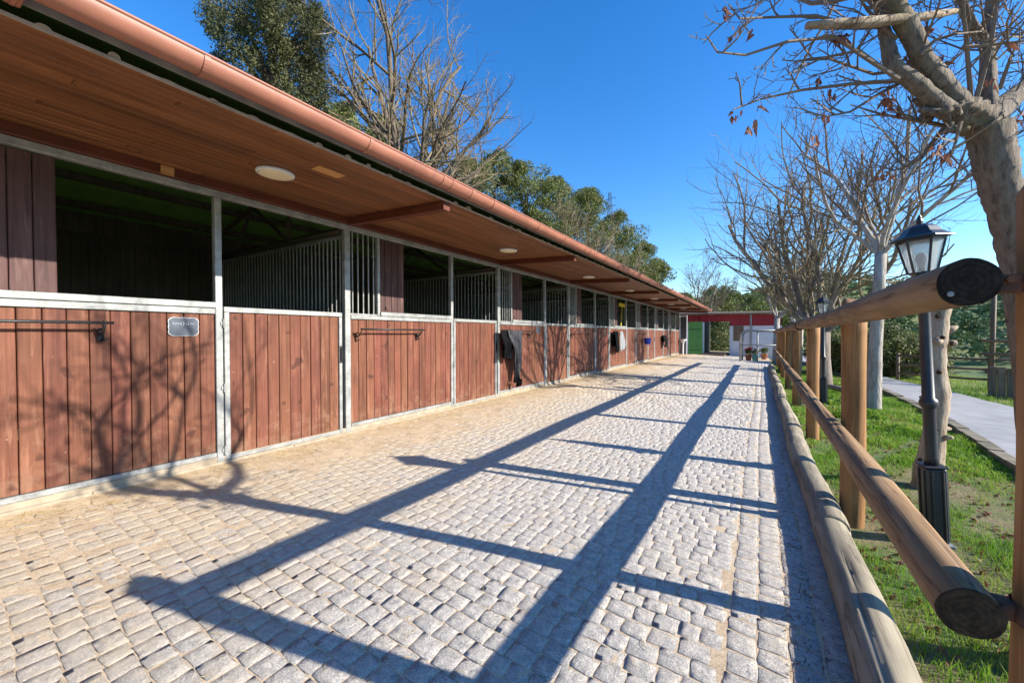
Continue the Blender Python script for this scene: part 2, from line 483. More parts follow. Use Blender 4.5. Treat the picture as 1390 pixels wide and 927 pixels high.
# ================================================================== THE SETTING
D = 4.272                      # stable front stands at x = -D
BSL = -0.2/(0.2+D)             # the paved yard drains away from the stable
def gz(x): return BSL*(x+D)
def hash2(x, y, s=0.0):
    return np.sin(x*1.7+s)*np.cos(y*1.3-s*2)+.5*np.sin(x*3.9-y*2.3+s*3)+.25*np.sin(x*9.1+y*7.7+s)

def terrain_z(x, y):
    x = np.asarray(x, float); y = np.asarray(y, float)
    r = np.hypot(x, y)
    z = -.262+.008*hash2(x*2.0, y*2.0)
    z = z-.03*np.clip(x-2.4, 0, 6)
    ss = lambda q: np.clip(q, 0, 1)**2*(3-2*np.clip(q, 0, 1))
    drop = 4.6*ss((y-17)/50)*ss((x-2.5)/7)
    z = z-drop
    # the valley's far side
    az = np.degrees(np.arctan2(x, y))            # 0 = along the stable, + to the right
    h = 11+3.5*np.sin(az*.11+.6)+2.0*np.sin(az*.31)
    s = np.clip((r-75)/170, 0, 1); s = s*s*(3-2*s)
    h = np.where((az > -60) & (az < 95), h, 8)
    return z+(h*1.5+drop*1.3)*s

rad = np.concatenate([np.arange(0, 30, .5), np.geomspace(30, 4500, 60)])
na = 220
ang = np.linspace(0, 2*np.pi, na, endpoint=False)
RR, AA = np.meshgrid(rad, ang, indexing='ij')
TX = RR*np.sin(AA); TY = RR*np.cos(AA)
TV = np.stack([TX, TY, terrain_z(TX, TY)], -1).reshape(-1, 3)
ii, jj = np.meshgrid(np.arange(len(rad)-1), np.arange(na), indexing='ij')
a_ = (ii*na+jj).ravel(); b_ = (ii*na+(jj+1) % na).ravel()
TF = np.stack([a_, a_+na, b_+na, b_], 1)
tag(link('terrain', np_mesh('terrain', TV, TF, M['terrain'], True)), kind='structure')

# ---- paved yard: sand bed with granite setts
rng = np.random.default_rng(7)
def sand_off(x, y):
    e = np.clip((-2.6-x+.35*hash2(x*.9, y*.55, 2.))/1.5, 0, 1)
    e = e*e*(3-2*e)
    far = np.clip((y-9)/9, 0, 1)*.15
    return -.0023+(e*.0034)+.0004*hash2(x*7, y*7, 1.)+.0004*hash2(x*17, y*15, 3.)+(e*.0008)*hash2(x*9, y*8, 5.)
sx = np.arange(-D-.02, .40, .06); sy = np.concatenate([np.arange(-5, 14, .07), np.arange(14, 34, .25)])
SX, SY = np.meshgrid(sx, sy, indexing='ij')
SV = np.stack([SX, SY, gz(SX)+sand_off(SX, SY)], -1).reshape(-1, 3)
ii, jj = np.meshgrid(np.arange(len(sx)-1), np.arange(len(sy)-1), indexing='ij')
a_ = (ii*len(sy)+jj).ravel()
SF = np.stack([a_, a_+len(sy), a_+len(sy)+1, a_+1], 1)
pavement = tag(link('pavement', np_mesh('pavement', SV, SF, M['sand'], True)), kind='structure')

def sett_variant(n, seed):
    g = np.random.default_rng(seed)
    t = np.array([-1, -.93, -.35, .35, .93, 1]) if n == 6 else np.array([-1, -.9, .9, 1])
    U, V = np.meshgrid(t, t, indexing='ij')
    rr = (np.abs(U)**14+np.abs(V)**14)**(1/14.)
    edge = np.maximum(np.abs(U), np.abs(V)) > .99
    k = np.where(rr > 1, 1/rr, 1)
    x = U*k*.5+g.normal(0, .0055, U.shape)+.022*np.sin(V*2.3+g.uniform(0, 6)); y = V*k*.5+g.normal(0, .0055, U.shape)+.022*np.sin(U*2.3+g.uniform(0, 6))
    z = np.where(edge, -.0028, 0)+g.normal(0, .0010, U.shape)
    top = np.stack([x, y, z], -1).reshape(-1, 3)
    ring = [i*n for i in range(n)]+[(n-1)*n+j for j in range(1, n)]+[i*n+n-1 for i in range(n-2, -1, -1)]+[j for j in range(n-2, 0, -1)]
    low = top[ring].copy(); low[:, 2] = -.05; low[:, :2] *= 1.0
    V_ = np.concatenate([top, low])
    F_ = [(i*n+j, (i+1)*n+j, (i+1)*n+j+1, i*n+j+1) for i in range(n-1) for j in range(n-1)]
    m = len(ring); b0 = n*n
    for q in range(m):
        q2 = (q+1) % m
        F_.append((ring[q2], ring[q], b0+q, b0+q2))
    return V_, np.array(F_)
VN = [sett_variant(6, i) for i in range(10)]
VFAR = [sett_variant(4, i+50) for i in range(6)]

setts = []
y = -1.2
while y < 27.5:
    dy = rng.uniform(.090, .112)
    x = -D+.10+rng.uniform(0, .08)
    while x < -.14:
        dx = rng.uniform(.088, .130)
        if x+dx > -.135:
            dx = -.135-x
            if dx < .05: break
        yy = y+dy/2+.05*math.sin(x*1.15+.4)+.012*math.sin(x*4+y)
        setts.append((x+dx/2, yy, dx-.002, dy-.002))
        x += dx
    y += dy
for c in range(4):                                # four soldier columns along the log edging
    y = -1.2+rng.uniform(0, .1)
    while y < 24:
        dy = rng.uniform(.095, .15)
        setts.append((-.075+c*.122+rng.normal(0, .004)+.012*math.sin(y*.8), y+dy/2, .116, dy-.006))
        y += dy
setts = np.array(setts)
# nearest in view first
cf = np.array([-math.sin(R(31.895)), math.cos(R(31.895))]); cr_ = np.array([math.cos(R(31.895)), math.sin(R(31.895))])
dep = setts[:, :2]@cf; lat = setts[:, :2]@cr_
inview = (dep > .6) & (np.abs(lat/dep) < 1.30) & (dep > 1.199/.87)
size = np.where(inview, 1/np.maximum(dep, .1)**2, 0)
order = np.argsort(-size)
near = set(order[:300].tolist())
sett_me = [np_mesh('sett', v, f, M['granite'], False) for v, f in VN]
def sett_z(x, y): return gz(x)+rng.normal(0, .0006)
AV = []; AF = []; base = 0
for i, (x, y, dx, dy) in enumerate(setts):
    yaw = rng.normal(0, .026); tx, ty = rng.normal(0, .0055, 2)
    z = sett_z(x, y)
    if i in near:
        o = bpy.data.objects.new('sett', sett_me[i % 10]); COL.objects.link(o); o.parent = pavement
        o.location = (x, y, z); o.scale = (dx, dy, 1); o.rotation_euler = (tx, ty-math.atan(BSL), yaw)
    else:
        if y > 7.5: v, f = VFAR[i % 6]
        else: v, f = VN[i % 10]
        c, s = math.cos(yaw), math.sin(yaw)
        X_ = v[:, 0]*dx; Y_ = v[:, 1]*dy
        px = X_*c-Y_*s; py = X_*s+Y_*c
        AV.append(np.stack([px+x, py+y, v[:, 2]+z+(BSL+ty)*px+tx*py], -1)); AF.append(f+base); base += len(v)
o = link('sett_field', np_mesh('sett_field', np.concatenate(AV), np.concatenate(AF), M['granite'], False), pavement)
tag(o, kind='stuff')

# ---- lane beyond the grass with its edging
laneL = [(1.9,-6),(2.15,0),(2.41,6.86),(2.68,9.5),(2.72,14.4),(2.2,20),(1.6,27),(1.5,40)]
laneR = [(5.2,-6),(4.9,0),(4.6,6.5),(4.4,10.2),(4.15,14.4),(3.6,17.5),(3.2,24),(3.4,40)]
def smooth(pl, n=60):
    pl = np.array(pl, float); t = np.arange(len(pl)); tt = np.linspace(0, len(pl)-1, n)
    out = np.stack([np.interp(tt, t, pl[:, k]) for k in range(pl.shape[1])], 1)
    for _ in range(6):
        out[1:-1] = (out[:-2]+2*out[1:-1]+out[2:])/4
    return out
LL, LR = smooth(laneL), smooth(laneR)
V_ = []; 
for a, b2 in zip(LL, LR):
    for k in range(6):
        p = a+(b2-a)*k/5
        V_.append((p[0], p[1], float(terrain_z(p[0], p[1]))+.055))
F_ = np.array([(i*6+k, i*6+k+1, (i+1)*6+k+1, (i+1)*6+k) for i in range(len(LL)-1) for k in range(5)])
tag(link('lane', np_mesh('lane', np.array(V_), F_, M['road'], True)), kind='structure')
mb = MB(); rr_ = random.Random(3)
for i in range(len(LL)-1):
    a, b2 = LL[i], LL[i+1]
    d = b2-a; nrm = np.array([-d[1], d[0]])/np.hypot(*d)*.13
    z0 = float(terrain_z(a[0], a[1])); h = .085+rr_.uniform(-.012, .015); g = d*.012
    p = [a+nrm+g, a-nrm*.05+g, b2-nrm*.05-g, b2+nrm-g]
    n0 = len(mb.v)
    mb.v += [(q[0], q[1], z0-.1) for q in p]+[(q[0], q[1], z0+h+rr_.uniform(-.006, .006)) for q in p]
    mb.f += [(n0,n0+1,n0+5,n0+4),(n0+1,n0+2,n0+6,n0+5),(n0+2,n0+3,n0+7,n0+6),(n0+3,n0,n0+4,n0+7),(n0+4,n0+5,n0+6,n0+7)]
tag(mb.build('lane_kerb', M['kerbstone']), kind='structure')

# ================================================================== THE STABLE
P0, PER = 3.047, 3.29
NST = 7
stable = thing('stable_block', 'long low stable with red-brown boarded half doors and copper-coloured gutter', 'stable', (-D, 0, 0))
YA, YB = P0-2*PER, P0+NST*PER          # -3.53 .. 26.08
ZB = 2.46                               # underside of the galvanised head rail
# soffit geometry (slopes down to the eave)
EX, ZW, ZE = 1.57, 2.600, 2.535
def sof(x): return ZW+(ZE-ZW)*x/EX

pl_me = {}
def plank_mesh(wd, h, mat, th=.026):
    k = (round(wd, 4), round(h, 4), mat)
    if k not in pl_me:
        pl_me[k] = MB().box(-th, 0, -wd/2, wd/2, 0, h, .004).mesh('plank', M[mat])
    return pl_me[k]
prng = random.Random(11)
def planks(parent, y0, y1, n, z0, z1, mat='board', x=0.0, gap=.005):
    wd = (y1-y0)/n
    me = plank_mesh(wd-gap, z1-z0, mat)
    for i in range(n):
        link('plank', me, parent, (x+prng.uniform(-.003, .003), y0+wd*(i+.5), z0))

doors = []
for k in range(-2, NST):
    b = P0+k*PER
    # ---- fixed wall panel: frame + boards
    f = MB()
    f.box(-.05, .012, b, b+.075, .0, ZB, .004)                           # boundary post
    f.box(-.04, .020, b+.078, b+1.935, 1.385, 1.437, .004)               # lower profile of top rail
    f.box(-.045, .032, b+.52, b+1.935, 1.440, 1.492, .004)               # sliding track
    f.box(-.04, .014, b+.078, b+1.935, .066, .108, .004)
    f.box(-.045, .014, b+1.938, b+1.995, .0, ZB, .004)                   # mid post
    f.box(-.04, .010, b+.485, b+.525, 1.440, ZB, .003)                   # stile right of the grille
    wp = f.build('wall_panel', M['galv'], stable)
    planks(wp, b+.080, b+1.933, 16, .111, 1.382)
    g = MB()                                                              # fixed window grille
    for i in range(5):
        yy = b+.075+.41*(i+.6)/5.2
        g.tube([(-.015, yy, 1.439), (-.015, yy, ZB+.01)], .0085, 6)
    g.box(-.03, .0, b+.077, b+.483, 1.4395, 1.457)
    g.build('window_grille', M['galv'], stable)
    sp = MB().box(-.085, -.06, b+.53, b+.975, 1.50, 1.55).build('sliding_shutter', M['shutter'], stable)
    MB().box(-.085, -.06, b+.53, b+.975, 2.36, 2.41).build('ledge', M['shutter'], sp)
    planks(sp, b+.530, b+.975, 4, 1.494, 2.456, 'shutter', -.030)
    bolt = MB().tube([(.0, b+.655, 1.555), (.022, b+.655, 1.555)], .012, 8).tube([(.020, b+.66, 1.555), (.024, b+.675, 1.52), (.024, b+.668, 1.478)], .004, 6)
    bolt.build('shutter_catch', M['rust'], sp, loc=(-.028, 0, 0))
    # ---- half door
    y0, y1 = b+2.005, b+PER-.045
    d = MB()
    d.box(-.04, .016, y0, y0+.045, .022, 1.404, .004).box(-.04, .016, y1-.040, y1, .022, 1.404, .004)
    d.box(-.04, .018, y0, y1, 1.406, 1.456, .004).box(-.04, .016, y0+.047, y1-.042, .022, .058, .004)
    dr = d.build('half_door', M['galv'], stable)
    planks(dr, y0+.048, y1-.043, 10, .061, 1.403)
    lt = MB().tube([(.018, y1-.02, 1.03), (.045, y1-.02, 1.02), (.045, y1-.02, .90), (.018, y1-.02, .89)], .006, 6)
    lt.box(.016, .026, y1-.034, y1-.006, .86, 1.06, .002)
    lt.build('door_latch', M['dark'], dr)
    for z in (.12, .70, 1.30):
        MB().tube([(.024, y0-.006, z-.04), (.024, y0-.006, z+.04)], .011, 8).box(.010, .022, y0-.03, y0+.03, z-.018, z+.018, .002).build('hinge', M['galv'], dr)
    doors.append((k, y0, y1))
# end post, head rail, header beam, plinth
MB().box(-.05, .012, YB, YB+.075, 0, ZB, .004).build('end_post', M['galv'], stable)
MB().box(-.05, .018, YA, YB+.08, ZB+.002, ZB+.058, .004).build('head_rail', M['galv'], stable)
MB().box(-.07, .050, YA, YB+.08, ZB+.060, ZW+.03, .006).build('header_beam', M['beam'], stable)
MB().box(.0505, .056, 1.30, 1.39, ZB+.064, ZB+.135).build('beam_patch', M['patch'], stable)
pb = MB(); rr_ = random.Random(5); yy = YA
while yy < YB:
    L = rr_.uniform(1.5, 2.4); y2 = min(yy+L, YB)
    pb.box(-.10, .028+rr_.uniform(0, .012), yy, y2-.004, -.12, .020+rr_.uniform(-.006, -.001), .008); yy = y2
pb.box(-.10, .010, YA, YB, -.12, .064, .003)
pb.build('plinth', M['plinth'], stable)

# ---- rafters and soffit boards
raf = [P0+.07+k*PER for k in range(-2, NST+1)]
for ry in raf:
    m_ = MB(); n0 = 0
    x0, x1 = .052, EX-.015
    v = []
    for x in (x0, x1):
        for (yy, zz) in ((-.045, -.085), (.045, -.085), (.045, .02), (-.045, .02)):
            v.append((x, ry+yy, sof(x)+zz))
    m_.v = v
    m_.f = [(0,1,2,3), (7,6,5,4), (0,4,5,1), (1,5,6,2), (2,6,7,3), (3,7,4,0)]
    m_.build('rafter', M['beamx'], stable)
NB = 18
bw = (EX-.055)/NB
ang_s = math.atan((ZE-ZW)/EX)
sof_me = MB().box(-bw/2+.0015, bw/2-.0015, -.5, .5, 0, .016, .006).mesh('soffit_board', M['soffit'])
srg = random.Random(17)
for i in range(len(raf)-1):
    ya, yb = raf[i]+.047, raf[i+1]-.047
    for j in range(NB):
        x = .055+bw*(j+.5)
        cuts = [ya, yb] if (i > 4 or srg.random() < .5) else [ya, ya+(yb-ya)*srg.uniform(.2, .8), yb]
        for c0, c1 in zip(cuts[:-1], cuts[1:]):
            o_ = link('soffit_board', sof_me, stable, (x, (c0+c1)/2, sof(x)+srg.uniform(-.0012, .0012)), (0, -ang_s, 0))
            o_.scale = (1, c1-c0-.003, 1)
MB().box(EX-.002, EX+.006, YA, YB+.1, ZE-.005, ZE+.012).build('soffit_trim', M['mortar'], stable)
lump = MB(); prl = random.Random(8)
lu = [(math.cos(a)*.042, math.sin(a)*.020) for a in np.linspace(0, math.pi, 8)]
lump.v = [(x_, p, q+.012) for x_ in (-.05, .004) for p, q in lu]
lump.f = [tuple(range(8)), tuple(range(15, 7, -1))]+[(i, i+1, i+9, i+8) for i in range(7)]
lump_me = lump.mesh('mortar_lump', M['mortar'])
for i in range(int((YB-YA)/.215)):
    o_ = link('mortar_lump', lump_me, stable, (EX, YA+.215*(i+.5)+prl.uniform(-.02, .02), ZE))
    o_.scale = (1, prl.uniform(.5, 1.3), prl.uniform(.35, 1.35))

# ---- roof: deck, eave tiles, tile field, gutter
RS = math.tan(R(16))
def rz(x): return ZE+.105+(EX+.06-x)*RS          # top of the deck
RIDGE = -1.25
BACK = -3.72
deck = MB()
def slab(mb, xa, xb, za, zb, th, ya, yb):
    n = len(mb.v)
    mb.v += [(xa,ya,za),(xb,ya,zb),(xb,yb,zb),(xa,yb,za),(xa,ya,za-th),(xb,ya,zb-th),(xb,yb,zb-th),(xa,yb,za-th)]
    mb.f += [(n,n+3,n+2,n+1),(n+4,n+5,n+6,n+7),(n,n+1,n+5,n+4),(n+1,n+2,n+6,n+5),(n+2,n+3,n+7,n+6),(n+3,n,n+4,n+7)]
slab(deck, EX+.02, RIDGE, rz(EX+.02), rz(RIDGE), .03, YA, YB+.15)
def rb(x): return rz(RIDGE)-(RIDGE-x)*RS*.92          # rear pitch
slab(deck, RIDGE-.002, BACK, rz(RIDGE), rb(BACK), .03, YA, YB+.15)
roof = deck.build('roof', M['greenroof'], stable)
TS = .215
cov = MB(); chn = MB()
n0 = 9
for (mbb, sgn, r0) in ((cov, 1, .078), (chn, -1, .070)):
    vs = []
    for xi, (x, rs) in enumerate(((.0, 1.0), (-.42, .86))):
        for th in (0, .012):
            for q in range(n0):
                a = math.pi*q/(n0-1)
                r_ = (r0+th*(1 if sgn > 0 else -1)*1.0)*rs
                vs.append((x, math.cos(a)*r_, sgn*math.sin(a)*r_*.8-x*RS))
    mbb.v = vs
    for q in range(n0-1):
        A = lambda xi, t, q: xi*2*n0+t*n0+q
        mbb.f += [(A(0,1,q),A(0,1,q+1),A(1,1,q+1),A(1,1,q)), (A(0,0,q+1),A(0,0,q),A(1,0,q),A(1,0,q+1)), (A(0,0,q),A(0,0,q+1),A(0,1,q+1),A(0,1,q)), (A(1,0,q+1),A(1,0,q),A(1,1,q),A(1,1,q+1))]
cov_me = cov.mesh('cover_tile', M['tile'], True); chn_me = chn.mesh('channel_tile', M['mortar'], True)
nt_ = int((YB-YA)/TS)
for i in range(nt_):
    yy = YA+TS*(i+.5)
    jx = prng.uniform(-.015, .012)
    link('channel_tile', chn_me, roof, (EX+.075+jx, yy, rz(EX+.075)+.036), (0, 0, prng.uniform(-.02, .02)))
    link('cover_tile', cov_me, roof, (EX+.065-jx, yy+TS/2, rz(EX+.065)+.034+prng.uniform(-.004, .008)), (prng.uniform(-.03, .03), 0, prng.uniform(-.03, .03)))
# the rest of the tiled slope, both pitches
def tilefield(x_from, x_to, zf, step=.38):
    xs = []; x = x_from; sgn = 1 if x_to > x_from else -1
    while (x_to-x)*sgn > .05:
        xs += [(x, .030), (x+sgn*step*.98, .0)]; x += sgn*step
    ys = np.arange(YA, YB+.15, TS/8)
    wv = .055*np.abs(np.sin(np.pi*(ys-YA)/TS))
    V_ = np.array([[x, yv, zf(x)+.012+dz+wz] for (x, dz) in xs for yv, wz in zip(ys, wv)])
    m = len(ys)
    F_ = np.array([(i*m+j, (i+1)*m+j, (i+1)*m+j+1, i*m+j+1) for i in range(len(xs)-1) for j in range(m-1)])
    return V_, F_
v1, f1 = tilefield(EX-.36, RIDGE, lambda x: rz(x)); v2, f2 = tilefield(BACK, RIDGE, rb)
tag(link('tile_field', np_mesh('tile_field', np.concatenate([v1, v2]), np.concatenate([f1, f2+len(v1)]), M['tile'], True), roof), kind='stuff')
# flashing and gutter
GX, GZ, GR = EX+.135, 2.640, .074
fl = MB(); fl.box(EX+.030, EX+.034, YA, YB+.1, ZE+.058, ZE+.100); fl.build('flashing', M['flash'], stable)
yy = YA
gm = MB()
prof = [(math.cos(a)*GR, math.sin(a)*GR) for a in np.linspace(math.pi, 2*math.pi, 15)]
prof = [(-GR, .012)]+prof+[(GR, .010), (GR+.006, .016), (GR+.010, .010), (GR+.008, .003)]
inn = [(p[0]*.965, p[1]*.965+.001) for p in prof[:16]][::-1]
loop = prof+inn
def gutz(y_): return GZ+.030-.0024*(y_-YA)
segs = 0
gut = None
while yy < YB+.1:
    y2 = min(yy+3.0, YB+.12)
    g = MB(); L = len(loop)
    for yv in (yy+.001, y2-.001):
        g.v += [(GX+p[0], yv, gutz(yv)+p[1]) for p in loop]
    for q in range(L):
        q2 = (q+1) % L
        g.f.append((q, q2, L+q2, L+q))
    o = g.build('gutter', M['gutter'], stable, True)
    yy = y2
def collar(y_, w_, r_):
    c = MB(); n = 14
    arc = np.linspace(math.pi*.98, 2*math.pi, n)
    for yv in (y_-w_/2, y_+w_/2):
        for rr2 in (GR+.0012, GR+r_):
            c.v += [(GX+math.cos(a)*rr2, yv, gutz(y_)+math.sin(a)*rr2) for a in arc]
    for q in range(n-1):
        c.f += [(n+q, n+q+1, 3*n+q+1, 3*n+q), (q, q+1, n+q+1, n+q), (2*n+q+1, 2*n+q, 3*n+q, 3*n+q+1)]
    return c
yy = .15
while yy < YB:
    collar(yy, .026, .006).build('gutter_bracket', M['gutter'], stable)
    yy += .82 if (int(yy*10) % 3) else 1.05
for yv in (2.98, 3.28, 6.6, 9.9):
    collar(yv, .05, .005).build('gutter_joint', M['gutter'], stable)

MB().box(EX+.02, GX+.02, .315, .365, ZE+.040, ZE+.058, .004).tube([(GX-.01, .34, gutz(.34)-GR-.002), (GX-.03, .34, gutz(.34)-GR-.012), (EX+.03, .34, ZE+.045)], .012, 6).build('gutter_hook', M['gutter'], stable)
# ---- inside: back wall, dividers with bars, trusses, floor
MB().box(-3.5, -.10, YA, YB, -.20, -.06).build('stall_floor', M['stallfloor'], stable)
bk = MB(); yv = YA
while yv < YB:
    bk.box(-3.46-prng.uniform(0, .006), -3.42, yv+.002, yv+.158, -.06, 2.55); yv += .16
bk.build('back_boards', M['inside'], stable)
MB().box(-3.52, -3.47, YA, YB, -.06, rb(-3.5)-.045).build('back_wall', M['inside'], stable)
for ry in raf:
    b = ry-.035
    dv = MB(); xx = -3.40
    while xx < -.16:
        dv.box(xx, xx+.136, b-.02, b+.02, -.06, 1.42); xx += .14
    dv.build('divider_boards', M['inside'], stable)
    gr = MB(); xx = -3.36
    gr.box(-3.40, -.06, b-.02, b+.02, 1.425, 1.465).box(-3.40, -.06, b-.018, b+.018, 2.365, 2.40)
    while xx < -.1:
        gr.tube([(xx, b, 1.46), (xx, b, 2.37)], .009, 6, False); xx += .085
    gr.build('divider_grille', M['galv'], stable)
    tr = MB()
    tr.tube([(-.12, b, 2.46), (-3.44, b, 2.46)], .045, 4)
    tr.tube([(-.12, b, rz(-.12)-.13), (RIDGE, b, rz(RIDGE)-.12), (-3.44, b, rb(-3.44)-.12)], .045, 4)
    tr.tube([(RIDGE, b, 2.46), (RIDGE, b, rz(RIDGE)-.12)], .03, 4)
    tr.tube([(RIDGE-.05, b, 2.50), (-2.2, b, rb(-2.2)-.13)], .03, 4); tr.tube([(-2.75, b, 2.50), (-2.25, b, rb(-2.25)-.13)], .03, 4)
    tr.build('roof_truss', M['inside'], stable)
for x in (-.5, -1.9, -2.55, -3.2):
    zz = rz(x) if x > RIDGE else rb(x)
    MB().box(x-.035, x+.035, YA, YB, zz-.125, zz-.048).build('purlin', M['inside'], stable)
# gable ends
for yv in (YA-.04, YB+.08):
    g = MB(); n = 0
    g.v = [(BACK+.1,yv,-.2),(-.06,yv,-.2),(-.06,yv,rz(-.06)-.04),(RIDGE,yv,rz(RIDGE)-.04),(BACK+.1,yv,rb(BACK+.1)-.04)]
    g.v += [(a,b2+.035,c) for a, b2, c in g.v]
    g.f = [(0,1,2,3,4), (9,8,7,6,5)]+[(i, (i+1) % 5+0, (i+1) % 5+5, i+5) for i in range(5)]
    g.build('gable_wall', M['inside' if yv < 0 else 'white'], stable)

# ================================================================== THINGS ON THE STABLE
WX = -D
ly = [1.84, 5.50, 9.05, 12.5, 15.9, 19.2, 22.5]
lbl = ['nearest round cream ceiling lamp under the eave', 'second round ceiling lamp from the camera under the eave', 'third round ceiling lamp along the eave',
       'fourth round ceiling lamp along the eave', 'fifth round ceiling lamp along the eave', 'sixth round ceiling lamp along the eave', 'farthest round ceiling lamp under the eave']
for yv, lb in zip(ly, lbl):
    x = .78
    t = thing('ceiling_lamp', lb, 'lamp', (WX+x, yv, sof(x)), (0, -ang_s, 0), 'round lamps under the eave')
    MB().lathe([(.128, -.001), (.142, -.004), (.146, -.012), (.142, -.026), (.134, -.030)], 28).build('rim', M['white'], t, True)
    MB().lathe([(.132, -.0302), (.12, -.034), (.06, -.037), (.001, -.038)], 28).build('diffuser', M['lamp_off'], t, True)
x = 1.20
tag(MB().box(-.055, .055, -.12, .12, -.008, -.001, .002).build('soffit_plate', M['patch'], None, False, (WX+x, 2.05, sof(x))), 'pale orange wooden plate screwed to the soffit near the gutter', 'plate')

# blanket bars: a hoop of black tube on two brackets
def blanket_bar(b, y0, y1, z, label, rusty=False):
    t = thing('blanket_bar', label, 'bar', (WX+.02, (y0+y1)/2, z), (0,0,0), 'blanket bars on the stall fronts')
    h = (y1-y0)/2
    m1 = 'rust' if rusty else 'dark'
    MB().tube([(.10, -h-.02, .0), (.10, h+.05, .0)], .011, 8).build('rod', M['dark'], t, True)
    for s in (-1, 1):
        MB().tube([(.006, s*h, -.085), (.05, s*h, -.075), (.085, s*h, -.03), (.10, s*h, .014)], .010, 8).box(.0, .008, s*h-.018, s*h+.018, -.14, -.04, .002).tube([(.0, s*h, -.13), (.03, s*h+.01, -.135), (.045, s*h+.03, -.115)], .005, 6).build('bracket', M[m1 if s < 0 else 'dark'], t, True)
    return t
bar_lab = {-1: 'grey-black blanket bar on the nearest wall panel left of the slate plaque', 0: 'rusty black blanket bar on the second stall front',
           1: 'blanket bar holding the black rug on the third stall', 2: 'blanket bar on the fourth stall front', 3: 'blanket bar carrying the grey cloth on the fifth stall',
           4: 'blanket bar on the sixth stall front'}
for k in range(-1, 5):
    b = P0+k*PER
    blanket_bar(b, b+.16, b+1.18, 1.285 if k < 0 else 1.262, bar_lab[k], k == 0)

# slate name plaque with a wavy white edge and a line of chalk handwriting
def plaque(y, z, wd, h, label, script=True):
    t = thing('name_plaque', label, 'plaque', (WX+.004, y, z))
    n = 60; out = []
    for i in range(n):
        a = 2*math.pi*i/n; c, s = math.cos(a), math.sin(a)
        r = 1/(abs(c)**7+abs(s)**7)**(1/7.)
        wob = 1+.022*math.cos(a*12)
        out.append((c*r*wd/2*wob, s*r*h/2*wob))
    def prism(k, x0, x1):
        m_ = MB(); m_.v = [(x0, p*k, q*k) for p, q in out]+[(x1, p*k, q*k) for p, q in out]
        m_.f = [tuple(range(n, 2*n))]+[(i, (i+1) % n, n+(i+1) % n, n+i) for i in range(n)]
        return m_
    prism(1.0, 0, .008).build('border', M['chalk'], t)
    prism(.955, .008, .0105).build('slate', M['slate'], t)
    if script:
        m_ = MB(); pts = []
        N_ = 150
        for i in range(N_):
            u = i/(N_-1); a = u*2*math.pi*8.5
            amp = .011*(.55+.45*math.sin(u*17+1.)) + (.008 if .42 < u < .52 or .66 < u < .74 else 0)
            pts.append((.0112, -wd*.36+wd*.70*u+.006*math.cos(a), h*.17+amp*math.sin(a)))
        m_.tube(pts, .0013, 4)
        m_.build('handwriting', M['chalk'], t)
    for s in (-1, 1):
        MB().lathe([(.004, 0), (.004, .004), (.001, .005)], 8).build('screw', M['galv'], t).matrix_local = Matrix.Translation((.0105, s*wd*.42, h*.36))@Matrix.Rotation(R(90), 4, 'Y')
    return t
plaque(1.455, 1.265, .215, .160, 'slate plaque with wavy white edge and chalk writing on the nearest stall')
plaque(P0+PER+1.62, 1.295, .15, .13, 'small slate plaque right of the hanging black rug', False)
plaque(P0+2*PER+2.9, 1.25, .13, .12, 'small slate plaque on the fourth stall door', False)

# hanging cloth: a folded drape over the bar
def drape(name, label, cat, y, z, mats, prof_front, xo, seed, back=.5, fold=.05):
    """prof_front: list of (drop, centre shift, half width)"""
    t = thing(name, label, cat, (WX+.12, y, z))
    rg = np.random.default_rng(seed)
    nu, off = 15, 0
    rows = []
    bk_ = [(-d, 0.0, prof_front[0][2]*.95) for d in np.linspace(back, .04, 6)]
    def sheet(rows, x_of, m_, nm):
        V_ = []; ph = rg.uniform(0, 6)
        for i, (d, c, hw) in enumerate(rows):
            for j in range(nu):
                u = j/(nu-1)*2-1
                f_ = fold*min(1, abs(d)*3)*(math.sin(u*5.2+ph+d*2)+.5*math.sin(u*11+ph*2-d*4))
                V_.append((x_of(d)+f_*.55+.012*math.sin(d*9+u*3), c+u*hw*(1+.06*math.sin(d*11+ph))+.02*math.sin(d*13+u*2), -abs(d)*(1+.045*math.sin(u*2.4+ph)*min(1, abs(d)*2))))
        F_ = np.array([(i*nu+j, i*nu+j+1, (i+1)*nu+j+1, (i+1)*nu+j) for i in range(len(rows)-1) for j in range(nu-1)])
        me = np_mesh(nm, np.array(V_), F_, m_, True)
        o_ = link(nm, me, t)
        md = o_.modifiers.new('thick', 'SOLIDIFY'); md.thickness = .014; md.offset = 0
        sb = o_.modifiers.new('sub', 'SUBSURF'); sb.levels = 1; sb.render_levels = 1
        return o_
    fr = prof_front
    fine = []
    ds = np.linspace(fr[0][0], fr[-1][0], 16)
    A = np.array(fr)
    for d in ds: fine.append((d, float(np.interp(d, A[:, 0], A[:, 1])), float(np.interp(d, A[:, 0], A[:, 2]))))
    sheet(fine, lambda d: .018+xo*min(1, d*4), mats[0], 'front_fall')
    sheet([(d, 0, fr[0][2]*1.0) for d in np.linspace(0, back, 9)], lambda d: -.016-.05*min(1, abs(d)*3), mats[1], 'back_fall')
    return t, sheet
b = P0+PER
t, sh = drape('horse_rug', 'black horse rug with grey lining hanging from the third stall bar', 'rug', b+.33, 1.285, (M['rug'], M['rug']), [(0,-.22,.19),(.25,-.22,.19),(.45,-.24,.17),(.56,-.25,.14)], .03, 4, .40, .085)
sh([(d, c_, hw) for d, c_, hw in ((0,.05,.26),(.12,.06,.27),(.25,.10,.24),(.38,.13,.19),(.5,.13,.15),(.62,.17,.15),(.72,.18,.13),(.82,.15,.09),(.90,.15,.06),(.96,.15,.05))], lambda d: .045+.02*math.sin(d*6), M['rug2'], 'grey_sleeve')
